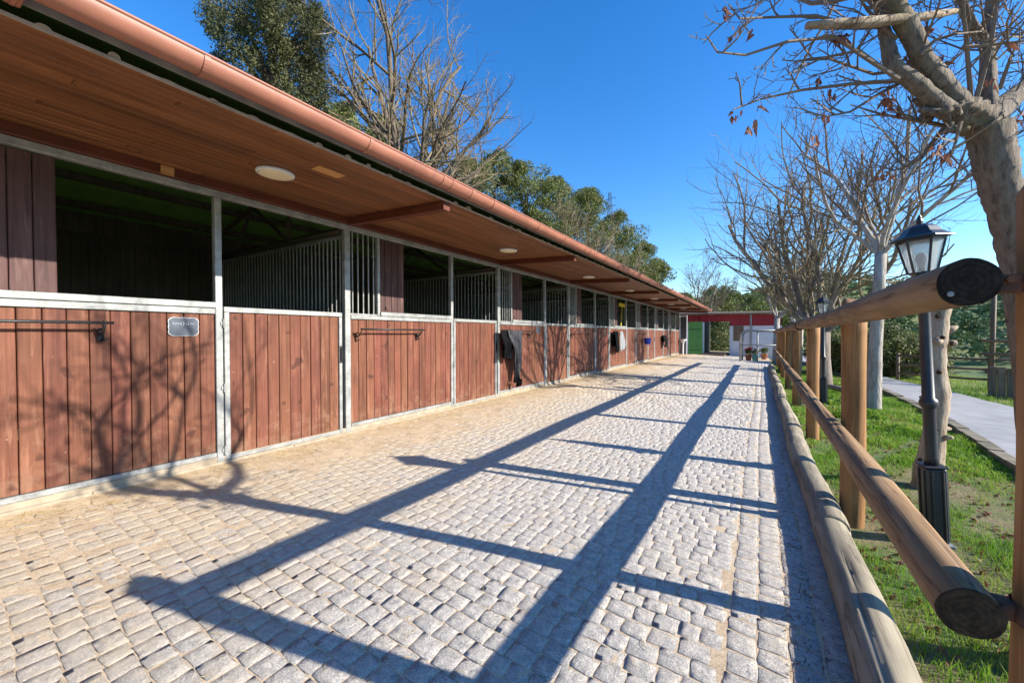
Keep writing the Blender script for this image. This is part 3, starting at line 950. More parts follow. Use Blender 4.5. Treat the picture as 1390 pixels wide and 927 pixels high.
sh([(d, .15-.25*(d-.95), .065) for d in (.95, .99, 1.04, 1.09)], lambda d: .05, M['rug'], 'cuff')
b = P0+3*PER
t, sh = drape('grey_rug', 'pale grey and black cloth hanging on the fifth stall', 'rug', b+.32, 1.31, (M['rug'], M['rug']), [(0,0,.16),(.3,.02,.22),(.6,.03,.24),(.72,0,.2)], .04, 9, .5)
sh([(d, .42+.12*d, hw) for d, hw in ((0,.10),(.15,.18),(.3,.26),(.45,.30),(.6,.28),(.68,.2))], lambda d: .07+.03*math.sin(d*5), M['rug3'], 'grey_side')
t, sh = drape('dark_rug', 'small black cloth hanging near the far end of the stable', 'rug', P0+5*PER+1.6, 1.16, (M['rug'], M['rug']), [(0,0,.3),(.2,.1,.4),(.4,.2,.35),(.6,-.1,.2)], .05, 21, .35)
# bucket
t = thing('bucket', 'small blue plastic bucket hung on the sixth stall front', 'bucket', (WX+.21, P0+4*PER+1.05, .78))
MB().lathe([(.11, 0), (.13, .10), (.155, .24), (.168, .245), (.168, .262), (.15, .262), (.12, .03), (.001, .025)], 18, caps=False).build('body', M['blue'], t, True)
MB().tube([(0, -.155, .25), (-.06, -.12, .36), (-.11, 0, .41), (-.06, .12, .36), (0, .155, .25)], .005, 6).build('handle', M['galv'], t)
MB().tube([(-.20, 0, .44), (-.12, 0, .43), (-.10, 0, .405)], .006, 6).build('hook', M['dark'], t)
# yellow squeegee propped head-up
t = thing('yard_squeegee', 'bright yellow T-shaped yard squeegee standing head-up in the fifth stall window', 'squeegee', (WX-.30, P0+3*PER+1.86, -.06), (0, R(4.5), 0))
MB().tube([(0,0,0),(0,0,2.30)], .022, 8).build('handle', M['yellow'], t, True)
MB().box(-.03,.03,-.42,.42,2.28,2.37,.012).box(-.012,.012,-.43,.43,2.37,2.41,.003).build('head', M['yellow'], t)

# ================================================================== FENCE AND LOG EDGING
fr = random.Random(21)
fence = thing('log_fence', 'round-pole post-and-rail fence along the right of the yard', 'fence', (.47, 1.6, -.26))
FX, FY, FZ = .47, 1.6, -.26
py = [1.575, 4.0, 6.95, 9.92, 12.9, 15.7, 18.3, 20.6]
for i, yv in enumerate(py):
    top = 1.56 if i == 0 else (1.44 if i == 1 else 1.40)
    r = .076 if i < 2 else .074
    zs = np.linspace(-.55, top, 10)
    cx = .640 if i == 0 else .606+fr.uniform(-.006, .006)
    m_ = MB().tube([(cx-FX+.003*math.sin(z*3+i), yv-FY+.003*math.cos(z*4), z-FZ) for z in zs]+[(cx-FX, yv-FY, top+.006-FZ)], [r+.002*math.sin(z*5+i) for z in zs]+[r*.93], 22)
    m_.build('post', M['post'], fence, True)
def log_mesh(pts, rd, seed, mat, nm, n=44, m=60, cracks=3, knots=5):
    """a drying pole: uneven girth, long shrinkage cracks, knots"""
    g = np.random.default_rng(seed)
    pts = np.array(pts, float); rd = np.array(rd, float)
    tt = np.linspace(0, len(pts)-1, m); ti = np.arange(len(pts))
    C = np.stack([np.interp(tt, ti, pts[:, k]) for k in range(3)], 1); Rr = np.interp(tt, ti, rd)
    th = np.arange(n)*2*np.pi/n
    TH, U = np.meshgrid(th, np.linspace(0, 1, m)); L = np.linalg.norm(pts[-1]-pts[0]); S_ = U*L
    disp = .022*np.sin(2*TH+g.uniform(0, 6)+S_*1.3)+.014*np.sin(3*TH-S_*2.1+g.uniform(0, 6))+.010*np.sin(5*TH+S_*3.7)+g.normal(0, .004, TH.shape)
    for c in range(cracks):
        a0 = g.uniform(0, 2*np.pi); u0, u1 = sorted(g.uniform(0, 1, 2)); u0 -= .15; u1 += .15
        a = a0+.25*np.sin(S_*1.1+c)+.05*np.sin(S_*7+c)
        dd = np.abs((TH-a+np.pi) % (2*np.pi)-np.pi)
        w_ = np.clip((U-u0)/.08, 0, 1)*np.clip((u1-U)/.08, 0, 1)
        disp -= .16*np.clip(1-dd/.10, 0, 1)*w_
    for k in range(knots):
        a0, uk = g.uniform(0, 2*np.pi), g.uniform(.03, .97)
        dd = np.abs((TH-a0+np.pi) % (2*np.pi)-np.pi)*Rr.mean(); q = np.hypot(dd, (S_-uk*L)*.8)/.028
        disp += .09*np.exp(-q*q)-.05*np.exp(-(q*2.2)**2)
    RAD = Rr[:, None]*(1+disp)
    V_ = np.stack([C[:, 0:1]+RAD*np.cos(TH), np.repeat(C[:, 1:2], n, 1), C[:, 2:3]+RAD*np.sin(TH)], -1).reshape(-1, 3)
    ii, jj = np.meshgrid(np.arange(m-1), np.arange(n), indexing='ij')
    a = (ii*n+jj).ravel(); b = (ii*n+(jj+1) % n).ravel()
    return np_mesh(nm, V_, np.stack([a, a+n, b+n, b], 1), mat, True), [RAD[0], RAD[-1]]
def log_end(c, rad_row, s, mat, nm, parent, seed):
    """sawn end with its own rim, centred on its object"""
    g = np.random.default_rng(seed); n = len(rad_row); th = np.arange(n)*2*np.pi/n; V_ = []
    for q, dy_ in ((1.0, 0), (.96, .004), (.7, .005), (.35, .006), (.06, .005)):
        V_.append(np.stack([rad_row*q*np.cos(th), np.full(n, s*dy_)+g.normal(0, .0006, n), rad_row*q*np.sin(th)], 1))
    V_ = np.concatenate(V_); F_ = [(a*n+k, a*n+(k+1) % n, (a+1)*n+(k+1) % n, (a+1)*n+k) for a in range(4) for k in range(n)]
    me = bpy.data.meshes.new(nm); me.from_pydata(V_.tolist(), [], F_+[tuple(4*n+k for k in range(n))]); me.materials.append(mat)
    return link(nm, me, parent, tuple(c))
lseed = [100]
def rail(y0, y1, z, r, xo, nm='rail'):
    n = 14
    ys = np.linspace(y0, y1, n); ph = fr.uniform(0, 6)
    pts = [(xo-FX+.006*math.sin(yv*1.4+ph), yv-FY, z-FZ+.006*math.sin(yv*1.1+ph*2)) for yv in ys]
    rd = [r*(1+.05*math.sin(yv*1.7+ph)) for yv in ys]
    lseed[0] += 1
    me, rows = log_mesh(pts, rd, lseed[0], M['rail'], nm)
    o_ = link(nm, me, fence)
    for e in (0, -1):
        c = pts[e]
        log_end(c, rows[e], -1 if e == 0 else 1, M['endgrain_black' if z > 1 else 'endgrain'], 'end_grain', o_, lseed[0])
        if e == 0 and y0 < 2 and z > 1:
            MB().lathe([(.007, 0), (.007, .003), (.001, .004)], 10).build('nail_head', M['galv'], o_).matrix_local = Matrix.Translation((c[0]-.035, c[1]-.006, c[2]-.03))@Matrix.Rotation(R(90), 4, 'X')
    return o_
ends = [1.535]+py[2:]
for i in range(len(ends)-1):
    a = ends[i]+(.006 if i else 0); b2 = ends[i+1]-.006
    rail(a, b2, 1.330-.004*i, .064 if i < 2 else .060, .466)
    rail(a-(.05 if i == 0 else 0), b2, .478+.010*i, .066 if i < 2 else .058, .466)
# iron straps at the gate post
for z in (1.33, .478):
    m_ = MB()
    m_.tube([(.640-FX+.079*math.cos(a), 1.575-FY+.079*math.sin(a), z-FZ+.0) for a in np.linspace(0, 2*math.pi, 17)], .005, 4)
    m_.v = [(x_, y_, (z_-(z-FZ))*5+(z-FZ)) for x_, y_, z_ in m_.v]
    m_.box(.515-FX, .565-FX, 1.555-FY, 1.60-FY, z-FZ-.024, z-FZ+.024, .004).tube([(.54-FX, 1.543-FY, z-FZ+.01), (.54-FX, 1.556-FY, z-FZ+.01)], .010, 6)
    m_.build('iron_strap', M['rust'], fence)

loglab = ['nearest weathered edging log beside the fence foot', 'second edging log along the yard', 'third edging log along the yard', 'fourth edging log along the yard', 'fifth edging log along the yard', 'sixth edging log along the yard', 'farthest edging log along the yard, with a pale sawn end']
lx = [.435, .415, .385, .37, .36, .35, .345, .345]
yy = .55
for i in range(7):
    L = [2.95, 2.6, 3.0, 2.9, 3.0, 2.9, 2.6][i]
    t = thing('edging_log', loglab[i], 'log', (lx[i], yy, -.27), (0,0,0), 'logs edging the yard')
    n = 16; pts = []; rd = []; ph = fr.uniform(0, 6)
    for q in range(n):
        u = q/(n-1)
        pts.append(((lx[i+1]-lx[i])*u+.012*math.sin(u*5+ph), L*u, .100+.006*math.sin(u*4+ph)))
        rd.append(.104*(1+.05*math.sin(u*7+ph)+fr.uniform(-.015, .015)))
    me, rows = log_mesh(pts, rd, 500+i, M['logrey'], 'trunk', cracks=5, knots=7)
    link('trunk', me, t)
    for e, s_ in ((0, -1), (-1, 1)): log_end(pts[e], rows[e], s_, M['logrey'], 'sawn_end', t, 600+i)
    yy += L+.02

# ================================================================== LAMP POSTS
def lamp_post(loc, lean, label, sc=1.0):
    t = thing('lamp_post', label, 'lamp post', loc, lean, 'black lantern posts beside the fence')
    t.scale = (sc, sc, sc)
    m_ = MB().box(-.075,.075,-.075,.075,-.06,.005,.004); m_.build('foot_plate', M['galv'], t)
    m_ = MB()
    m_.box(-.058,.058,-.058,.058,.005,.53,.012)
    for a in range(4):
        c, s = math.cos(a*math.pi/2), math.sin(a*math.pi/2)
        m_.tube([(c*.062-s*.03, s*.062+c*.03, .02), (c*.062-s*.03, s*.062+c*.03, .51)], .007, 6)
        m_.tube([(c*.062+s*.03, s*.062-c*.03, .02), (c*.062+s*.03, s*.062-c*.03, .51)], .007, 6)
    m_.box(-.066,.066,-.066,.066,.531,.545,.006)
    m_.build('pedestal', M['iron'], t)
    m_ = MB().lathe([(.040,.545),(.036,.60),(.034,.94),(.036,.945),(.050,.965),(.052,.985),(.047,1.005),(.034,1.02),(.031,1.60),(.028,1.80),(.034,1.81),(.034,1.83),(.022,1.845),(.02,1.87)], 16)
    m_.build('pole', M['iron'], t, True)
    ln = MB()                                   # lantern
    z0, z1 = 1.90, 2.135
    ln.lathe([(.02,1.865),(.035,1.875),(.058,1.888),(.074,1.90),(.072,1.908),(.001,1.909)], 6, rot=R(30), caps=False)
    for k in range(6):
        a = R(60*k+30)
        ln.tube([(.073*math.cos(a), .073*math.sin(a), z0), (.123*math.cos(a), .123*math.sin(a), z1)], .0075, 5)
    ln.lathe([(.118,z1-.012),(.128,z1-.012),(.128,z1+.004),(.165,z1+.006),(.163,z1+.014),(.135,z1+.028),(.108,z1+.05),(.085,z1+.085),(.055,z1+.103),(.03,z1+.110),(.016,z1+.118),(.02,z1+.132),(.013,z1+.15),(.014,z1+.158),(.004,z1+.18)], 6, rot=R(30), caps=False)
    lo = ln.build('lantern', M['iron'], t)
    for k in range(6):
        a0, a1 = R(60*k+30), R(60*k+90)
        g = MB()
        def q_(a, r, z): return (r*math.cos(a), r*math.sin(a), z)
        A_ = [q_(a0,.070,z0+.004), q_(a1,.070,z0+.004), q_(a1,.118,z1-.013), q_(a0,.118,z1-.013)]
        B_ = [(x_*.965, y_*.965, z_) for x_, y_, z_ in A_]
        g.quad(*A_); g.quad(*B_[::-1])
        g.f += [(0,4+3,4+2,1), (1,6,5,2), (2,5,4,3), (3,4,7,0)]
        g.build('pane', M['glass'], lo)
    MB().lathe([(.018,1.91),(.018,1.95),(.03,1.985),(.033,2.01),(.02,2.04),(.001,2.05)], 12).build('bulb', M['white'], lo, True)
    return t
lamp_post((1.045, 3.93, -.245), (R(.4), R(-3.2), R(12)), 'nearest black lantern post standing in the grass behind the fence', .985)
lamp_post((1.10, 10.46, -.25), (0, R(-1.0), 0), 'second lantern post, further along behind the fence', .985)
lamp_post((.98, 18.3, -.25), (0, R(0), R(20)), 'farthest small lantern post behind the fence')

# ================================================================== TREES
def grow(tr, tw, p, d, L, r, lev, mx, g, P):
    """one branch as a wandering tapered tube, then its children"""
    seg = max(3, int(L/P.get('seg', .35))+2)
    seg = min(seg, 8)
    pts = [p.copy()]; dirs = [d.copy()]
    r1 = r*P.get('taper', .55) if lev < mx else r*.35
    q = p.copy(); dd = d.copy()
    for i in range(seg):
        dd = dd+Vector(g.normal(0, P['wander'], 3))+Vector((0,0,P['up'] if lev else P.get('up0', P['up'])))*(1.0/seg)*2
        if 'zmin' in P and q.z < P['zmin']: dd.z = abs(dd.z)+.25
        dd.normalize()
        q = q+dd*(L/seg)
        pts.append(q.copy()); dirs.append(dd.copy())
    rd = [r+(r1-r)*i/seg for i in range(seg+1)]
    dst = tr if r > P.get('thick', .03) else tw
    dst.tube(pts, rd, 9 if r > .08 else (6 if r > .02 else (4 if r > .009 else 3)), lev == 0)
    if lev >= mx: return
    k = P['kids'][lev]
    n = max(1, int(round(g.normal(k, k*.15))))
    for i in range(n):
        u = P.get('start', .3)+(1-P.get('start', .3))*(i+g.uniform(.2, .8))/n
        j = min(int(u*seg), seg-1); f_ = u*seg-j
        pp = pts[j].lerp(pts[j+1], f_); bd = dirs[j+1]
        a = g.normal(P['angle'], P['angle']*.25)
        side = bd.orthogonal().normalized()
        side.rotate(Matrix.Rotation(g.uniform(0, 2*math.pi) if lev else (i*2.4+g.uniform(-.5, .5)), 3, bd))
        nd = (bd*math.cos(a)+side*math.sin(a)).normalized()
        if P.get('flat') and lev < 2: nd.z *= P['flat']; nd.normalize()
        rr2 = (r+(r1-r)*u)*g.uniform(.45, .72)
        grow(tr, tw, pp, nd, L*P['ratio']*g.uniform(.7, 1.25)*(1.15-.4*u), max(rr2, P['rmin']), lev+1, mx, g, P)

def bare_tree(name, label, loc, h, r, P, seed, mx, bark, twig, stems=None, group=None, lean=(0,0)):
    t = thing(name, label, 'tree', loc, group=group)
    g = np.random.default_rng(seed)
    tr, tw = MB(), MB()
    if stems is None: stems = [((0,0,-.1), (lean[0], lean[1], 1), h, r)]
    for (o_, d_, L, rr2) in stems:
        grow(tr, tw, Vector(o_), Vector(d_).normalized(), L, rr2, 0, mx, g, P)
    tr.build('trunk', bark, t, True)
    if tw.v: tw.build('crown', twig, t, False)
    return t

def leaves(cent, rad, n, size, g, flat=1.0, hang=False, asp=.45):
    """many small leaf quads spread through ellipsoidal clumps; returns V,F"""
    cent = np.asarray(cent, float); k = len(cent)
    idx = g.integers(0, k, n)
    dv = g.normal(0, 1, (n, 3)); dv /= np.linalg.norm(dv, axis=1, keepdims=True)
    rr2 = g.uniform(.25, 1, (n, 1))**.55
    rad = np.asarray(rad, float)
    rv = rad[idx] if rad.ndim == 2 else rad[idx][:, None]*np.array([[1,1,flat]])
    c = cent[idx]+dv*rr2*rv
    a = g.normal(0, 1, (n, 3)); a /= np.linalg.norm(a, axis=1, keepdims=True)
    b2 = np.cross(a, g.normal(0, 1, (n, 3))); b2 /= np.linalg.norm(b2, axis=1, keepdims=True)+1e-9
    s = size*g.uniform(.6, 1.35, (n, 1))
    V_ = np.stack([c-a*s, c+b2*s*asp, c+a*s, c-b2*s*asp], 1).reshape(-1, 3)
    return V_, np.arange(4*n).reshape(-1, 4)

def leafy_tree(name, label, loc, h, crown, r, seed, leafmat, bark, nclump, nleaf, size, clump_r, flat=.8, group=None, shape='round', cat='tree', limbs=8, asp=.45):
    """crown = (z0, z1, rx, ry); clumps carried on limbs"""
    t = thing(name, label, cat, loc, group=group)
    g = np.random.default_rng(seed)
    z0, z1, rx, ry = crown
    cs = []; rs = []
    for i in range(nclump):
        u = g.uniform(0, 1)
        if shape == 'cone': k = (1-u)**.75*.95+.05
        elif shape == 'umbrella': k = math.sqrt(max(0, 1-(2*u-1)**2))*.5+.55*u
        else: k = math.sqrt(max(.03, 1-(2*u-.95)**2))
        a = g.uniform(0, 2*math.pi); q = g.uniform(.15, 1)**.6
        cs.append((rx*k*q*math.cos(a)+.15*rx*math.sin(u*7+seed), ry*k*q*math.sin(a), z0+(z1-z0)*u))
        rs.append(clump_r*g.uniform(.6, 1.35)*(.7+.5*k))
    V_, F_ = leaves(cs, rs, nleaf, size, g, flat, asp=asp)
    tr = MB()
    tr.tube([(0,0,-.3),(.04*h*.1,0,h*.3),(0,.03*h*.1,h*.6),(0,0,z1*.92)], [r*1.25, r, r*.7, r*.2], 9)
    for i in range(limbs):
        c = cs[i*max(1, nclump//limbs) % nclump]
        zz = max(.2, min(c[2]-.25*math.hypot(c[0], c[1]), z1*.85))
        tr.tube([(0,0,zz*.85), (c[0]*.5, c[1]*.5, (zz*.85+c[2])*.5+.02*h), c], [r*.45, r*.3, r*.1], 5)
    tr.build('trunk', bark, t, True)
    link('crown', np_mesh('crown', V_, F_, leafmat), t)
    return t

# direction of a picture column, used only to work out where far things stand on the ground plan
YAW = R(31.895)
def spot(px, dist):
    u = (px-695)/545.
    x = (-math.sin(YAW)+u*math.cos(YAW))*dist; y = (math.cos(YAW)+u*math.sin(YAW))*dist
    return x, y
def height(py, dist): return 1.199+(453.8-py)/545.*dist

# ---- the pollarded tree beside the near end of the fence: limbs measured one by one
TB = Vector((1.04, 2.64, -.27))
def at(px, py, dep):
    x, y = spot(px, dep); return Vector((x, y, height(py, dep)))-TB
t = thing('pollard_tree', 'pollarded bare tree with knobbly fork and dry hanging leaves, nearest on the right', 'tree', TB)
g = np.random.default_rng(5)
tr, tw = MB(), MB()
def knobbly(pp, rads, n=18, k=9, amp=.07):
    """bark-rough limb: smooth centre line, dense rings, ridged and lumpy girth"""
    P_ = np.array([list(p) for p in pp], float); q = np.arange(len(P_)); tt = np.linspace(0, len(P_)-1, (len(P_)-1)*k+1)
    C = np.stack([np.interp(tt, q, P_[:, a]) for a in range(3)], 1); Rr = np.interp(tt, q, rads)
    for _ in range(10):
        C[1:-1] = (C[:-2]+2*C[1:-1]+C[2:])/4; Rr[1:-1] = (Rr[:-2]+2*Rr[1:-1]+Rr[2:])/4
    Rr = Rr*(1+g.normal(0, amp*.45, len(Rr))); n0 = len(tr.v)
    tr.tube([Vector(c) for c in C], list(Rr), n)
    ridge = g.normal(0, amp*.8, n)
    for i in range(len(C)):
        ridge = ridge*.90+g.normal(0, amp*.35, n)
        for j in range(n):
            v = Vector(tr.v[n0+i*n+j]); c = Vector(C[i]); v = c+(v-c)*(1+ridge[j]); tr.v[n0+i*n+j] = tuple(v)
knobbly([(.02,.02,-.2),(.01,.01,.05),(0,0,.5),at(1402,480,1.74),at(1383,360,1.74),at(1366,295,1.73),at(1350,245,1.72),at(1342,205,1.72),at(1334,175,1.72)], [.10,.078,.066,.060,.058,.058,.060,.063,.070], 22)
knobbly([at(1355,190,1.74),at(1320,165,1.72),at(1290,150,1.70),at(1272,155,1.69)], [.054,.058,.052,.028], 18, 9, .12)     # the swollen fork
for i in range(26):
    c = at(1285+g.normal(0, 14), 158+g.normal(0, 11), 1.69+g.normal(0, .025)); s_ = g.uniform(.012, .026)
    tr.tube([c, c+Vector(g.normal(0, .02, 3))], [s_, s_*.6], 6)
P1 = dict(wander=.16, up=.10, kids=[5,4,3,2], angle=.75, ratio=.52, rmin=.0022, seg=.12, thick=.016, taper=.5)
def limb(pp, rads, n=9, sub=0, subL=.3, dst=None):
    if rads[0] > .025: knobbly(pp, rads, 14)
    else: (dst or (tr if rads[0] > .012 else tw)).tube(pp, rads, n)
    for k in range(sub):
        u = g.uniform(.15, .98)*(len(pp)-1); j = min(int(u), len(pp)-2)
        p_ = pp[j].lerp(pp[j+1], u-j); d_ = (pp[j+1]-pp[j]).normalized()
        nd = (d_*.5+Vector(g.normal(0, .7, 3))+Vector((0,0,.15))).normalized()
        grow(tr, tw, p_, nd, subL*g.uniform(.5, 1.2), .0048, 2, 4, g, P1)
limb([at(1300,150,1.70),at(1272,118,1.68),at(1246,88,1.66),at(1230,52,1.64),at(1206,14,1.63),at(1186,-20,1.62),at(1160,-80,1.62)], [.040,.037,.034,.034,.030,.028,.026], 11, 10, .45)
limb([at(1276,152,1.69),at(1238,118,1.66),at(1206,96,1.66),at(1197,60,1.68),at(1188,26,1.70)], [.034,.030,.026,.022,.016], 10, 8, .35)
limb([at(1335,165,1.72),at(1362,140,1.80),at(1395,115,1.90),at(1450,60,2.0),at(1500,-40,2.1)], [.045,.038,.035,.03,.026], 10, 10, .5)
limb([at(1335,165,1.73),at(1333,100,1.78),at(1331,45,1.82),at(1340,-15,1.86),at(1346,-120,1.9)], [.034,.026,.022,.020,.016], 9, 14, .5)
limb([at(1338,72,1.80),at(1312,40,1.76),at(1292,0,1.74),at(1270,-60,1.72)], [.018,.016,.014,.011], 7, 7, .4)
limb([at(1312,140,1.70),at(1306,80,1.66),at(1299,20,1.63),at(1296,-40,1.6)], [.009,.008,.006,.005], 5, 5, .3)
limb([at(1318,140,1.70),at(1334,80,1.68),at(1345,10,1.66),at(1350,-60,1.66)], [.010,.008,.007,.005], 5, 6, .3)
for pl in ([(1214,112),(1160,78),(1128,56),(1064,62),(1008,80),(970,76),(955,54)], [(1200,45),(1142,38),(1100,28),(1042,30),(1000,32),(985,14)],
           [(1212,114),(1150,118),(1085,126),(1030,138),(992,152)], [(1206,108),(1160,74),(1110,84),(1066,106)], [(1278,174),(1232,166),(1190,158),(1150,146)],
           [(1276,178),(1245,218),(1222,230),(1196,236)], [(1225,112),(1190,130),(1150,155),(1100,165)], [(1298,168),(1292,195),(1284,218)], [(1345,178),(1372,170),(1395,162)],
           [(1242,80),(1262,60),(1290,52),(1330,48)], [(1210,60),(1170,20),(1150,-10)], [(1350,125),(1365,80),(1390,30)], [(1300,70),(1340,66),(1390,60)], [(1255,95),(1180,105),(1120,85),(1075,88)]):
    d0 = g.uniform(1.60, 1.80); n_ = len(pl)
    pp = [at(a, b2, d0+(.10*i/n_)*g.uniform(-1, 1)) for i, (a, b2) in enumerate(pl)]
    limb(pp, [.0088-.0062*i/(n_-1) for i in range(n_)], 5, 5, .16)
# upper crown above the frame
for (px_, py_, dd_) in ((1160,-80,1.62), (1500,-40,2.1), (1346,-120,1.9), (1270,-60,1.72), (1188,26,1.70)):
    for q in range(3):
        grow(tr, tw, at(px_, py_, dd_), Vector((g.normal(0,.5), g.normal(0,.5), 1)).normalized(), g.uniform(.7, 1.1), .016, 1, 4, g, P1)
tr.build('trunk', M['bark_near'], t, True)
tw.build('crown', M['twig'], t)
# dry leaves hang from the twigs in small bunches
lv = MB()
spots_ = [(980,20),(993,47),(1015,50),(1020,172),(998,155),(1030,142),(1105,108),(1122,130),(1128,60),(1140,55),(1200,145),(1213,152),(1194,158),(1196,132),(1246,45),(1257,46),(1268,85),(1286,222),(1276,206),(1266,204),(1190,236),(1204,236),(1226,85),(1336,116),(1376,166),(1386,160),(1362,70),(1280,214),(1208,138),(1120,158),(1102,190),(1135,58)]
for (a, b2) in spots_:
    c0 = at(a, b2-6, g.uniform(1.62, 1.76))
    for q in range(g.integers(3, 7)):
        c = c0+Vector((g.normal(0,.010), g.normal(0,.010), -g.uniform(0, .035)))
        w_ = Vector(g.normal(0, 1, 3)); w_.z = 0; w_.normalize()
        L = g.uniform(.022, .042); w_ *= L*.26; k_ = Vector(g.normal(0, .010, 3))
        n0 = len(lv.v)
        lv.v += [tuple(c), tuple(c+w_+Vector((0,0,-L*.45))+k_*.5), tuple(c+Vector((0,0,-L))+k_), tuple(c-w_+Vector((0,0,-L*.45))-k_*.5)]
        lv.f += [(n0, n0+1, n0+2), (n0, n0+2, n0+3)]
lv.build('dry_leaves', M['dryleaf'], t)
# the snapped dead limb lodged across its branches
ds_ = [at(1090,41,1.60), at(1130,38,1.605), at(1180,36,1.61), at(1240,30,1.625), at(1296,21,1.64)]
o = MB().tube(ds_, [.014,.017,.020,.017,.010], 8).build('broken_branch', M['bark_dead'], None, True, TB)
tag(o, 'short broken dead branch lodged crosswise high in the pollarded tree', 'branch')

# ---- dead trunk behind the lamp
t = thing('dead_trunk', 'pale peeling dead tree trunk behind the nearest lantern post', 'tree', (1.33, 5.32, -.27))
m_ = MB(); g = np.random.default_rng(9)
zs = np.linspace(-.1, 1.86, 26)
pts = [(.012+.115*(z/1.8)+.02*math.sin(z*3.1), .04*z+.015*math.cos(z*4), z) for z in zs]
m_.tube(pts, [.098-.016*z+.008*math.sin(z*9)+g.normal(0, .004)+(.05*max(0, .15-z)) for z in zs], 14)
for i in range(16):
    z = g.uniform(.3, 1.8); a = g.uniform(0, 6.28); c = Vector((.012+.115*(z/1.8), .04*z, z))
    dv = Vector((math.cos(a), math.sin(a), g.uniform(-.2,.5)))
    m_.tube([c+dv*.07, c+dv*.115, c+dv*g.uniform(.12, .16)], [.035, .026, .012], 7)
m_.tube([Vector(pts[-1]), Vector(pts[-1])+Vector((.03,.02,.10)), Vector(pts[-1])+Vector((.02,-.02,.2))], [.05,.03,.01], 6)
m_.build('trunk', M['bark_dead'], t, True)
mk = MB()
for i in range(9):
    z = g.uniform(.25, 1.8); a = g.uniform(3.2, 6.0); c = Vector((.012+.115*(z/1.8), .04*z, z))+Vector((math.cos(a), math.sin(a), 0))*.086
    mk.tube([c, c+Vector((math.cos(a), math.sin(a), 0))*.018], [.022, .010], 7)
mk.build('knot_hole', M['endgrain'], t)

# ---- bare trees down the fence line
PB = dict(wander=.13, up=.22, up0=.05, kids=[8,6,5,4], angle=.78, ratio=.58, rmin=.0045, seg=.4, thick=.035, taper=.45, start=.25)
def crown_tree(loc, label, trunk, forks, seed, mx=4, twig='twig', bark='bark_pale', P=PB, group='bare trees behind the fence'):
    """trunk = [(x,y,z,r)...]; forks = [(dir, length, radius)] from its top"""
    t = thing('bare_tree', label, 'tree', loc, group=group)
    g = np.random.default_rng(seed); tr, tw = MB(), MB()
    tr.tube([p[:3] for p in trunk], [p[3] for p in trunk], 12)
    top = Vector(trunk[-1][:3])
    for (d_, L, rr2) in forks:
        grow(tr, tw, top-Vector((0,0,.06)), Vector(d_).normalized(), L, rr2, 1, mx, g, P)
    tr.build('trunk', M[bark], t, True); tw.build('crown', M[twig], t)
    return t
PB2 = dict(PB, kids=[0,8,5,4,2], start=.12, zmin=2.5)
crown_tree((1.83, 10.25, -.30), 'slim pale-trunked bare tree rising in front of the olive bush', [(0,0,-.2,.16),(.01,0,.1,.125),(.03,.02,1.2,.105),(.07,.03,2.4,.095),(.09,.03,3.05,.09)],
           [((-.35,.1,1), 3.0, .055), ((.3,.2,1), 2.6, .05), ((-.8,-.2,.8), 2.4, .045), ((.7,-.3,.7), 2.3, .045), ((.1,.8,.9), 2.3, .04), ((0,-.7,1.0), 2.4, .04)], 31, P=PB2)
crown_tree((1.36, 13.1, -.30), 'broad spreading bare tree with low fork behind the second lantern post', [(0,0,-.2,.30),(.0,0,.15,.21),(-.02,.02,.9,.17),(-.05,.02,1.55,.19)],
           [((-.75,-.1,.9), 3.9, .085), ((-1.1,.3,.75), 3.8, .075), ((-.3,-.3,1), 3.9, .08), ((.3,.2,1), 3.6, .07), ((.9,-.1,.6), 3.6, .08), ((.7,.6,.9), 3.2, .06), ((-.5,.9,.8), 3.3, .06), ((-1.1,-.5,.60), 3.2, .055), ((.2,-.9,.8), 2.8, .05)], 47, P=PB2, twig='twig2', bark='bark_grey')
crown_tree((1.15, 18.6, -.30), 'third bare tree along the lane, beyond the spreading one', [(0,0,-.2,.22),(0,0,.2,.15),(.05,0,2.0,.13)],
           [((-.9,0,.9), 3.2, .06), ((-.2,.2,1), 3.3, .06), ((.6,.1,.9), 3.0, .055), ((-.8,-.5,.9), 2.6, .05), ((.3,-.6,.8), 2.6, .05), ((.9,.3,.4), 3, .05)], 53, P=PB2)
crown_tree((.6, 24.5, -.30), 'farthest bare tree by the lane near the red-topped shed', [(0,0,-.2,.2),(0,0,.2,.14),(.05,0,2.3,.12)],
           [((-.5,0,1), 2.6, .06), ((-.1,.2,1), 2.8, .06), ((.7,.1,.8), 3.2, .055), ((.9,.3,.5), 3, .05)], 59, P=PB2)

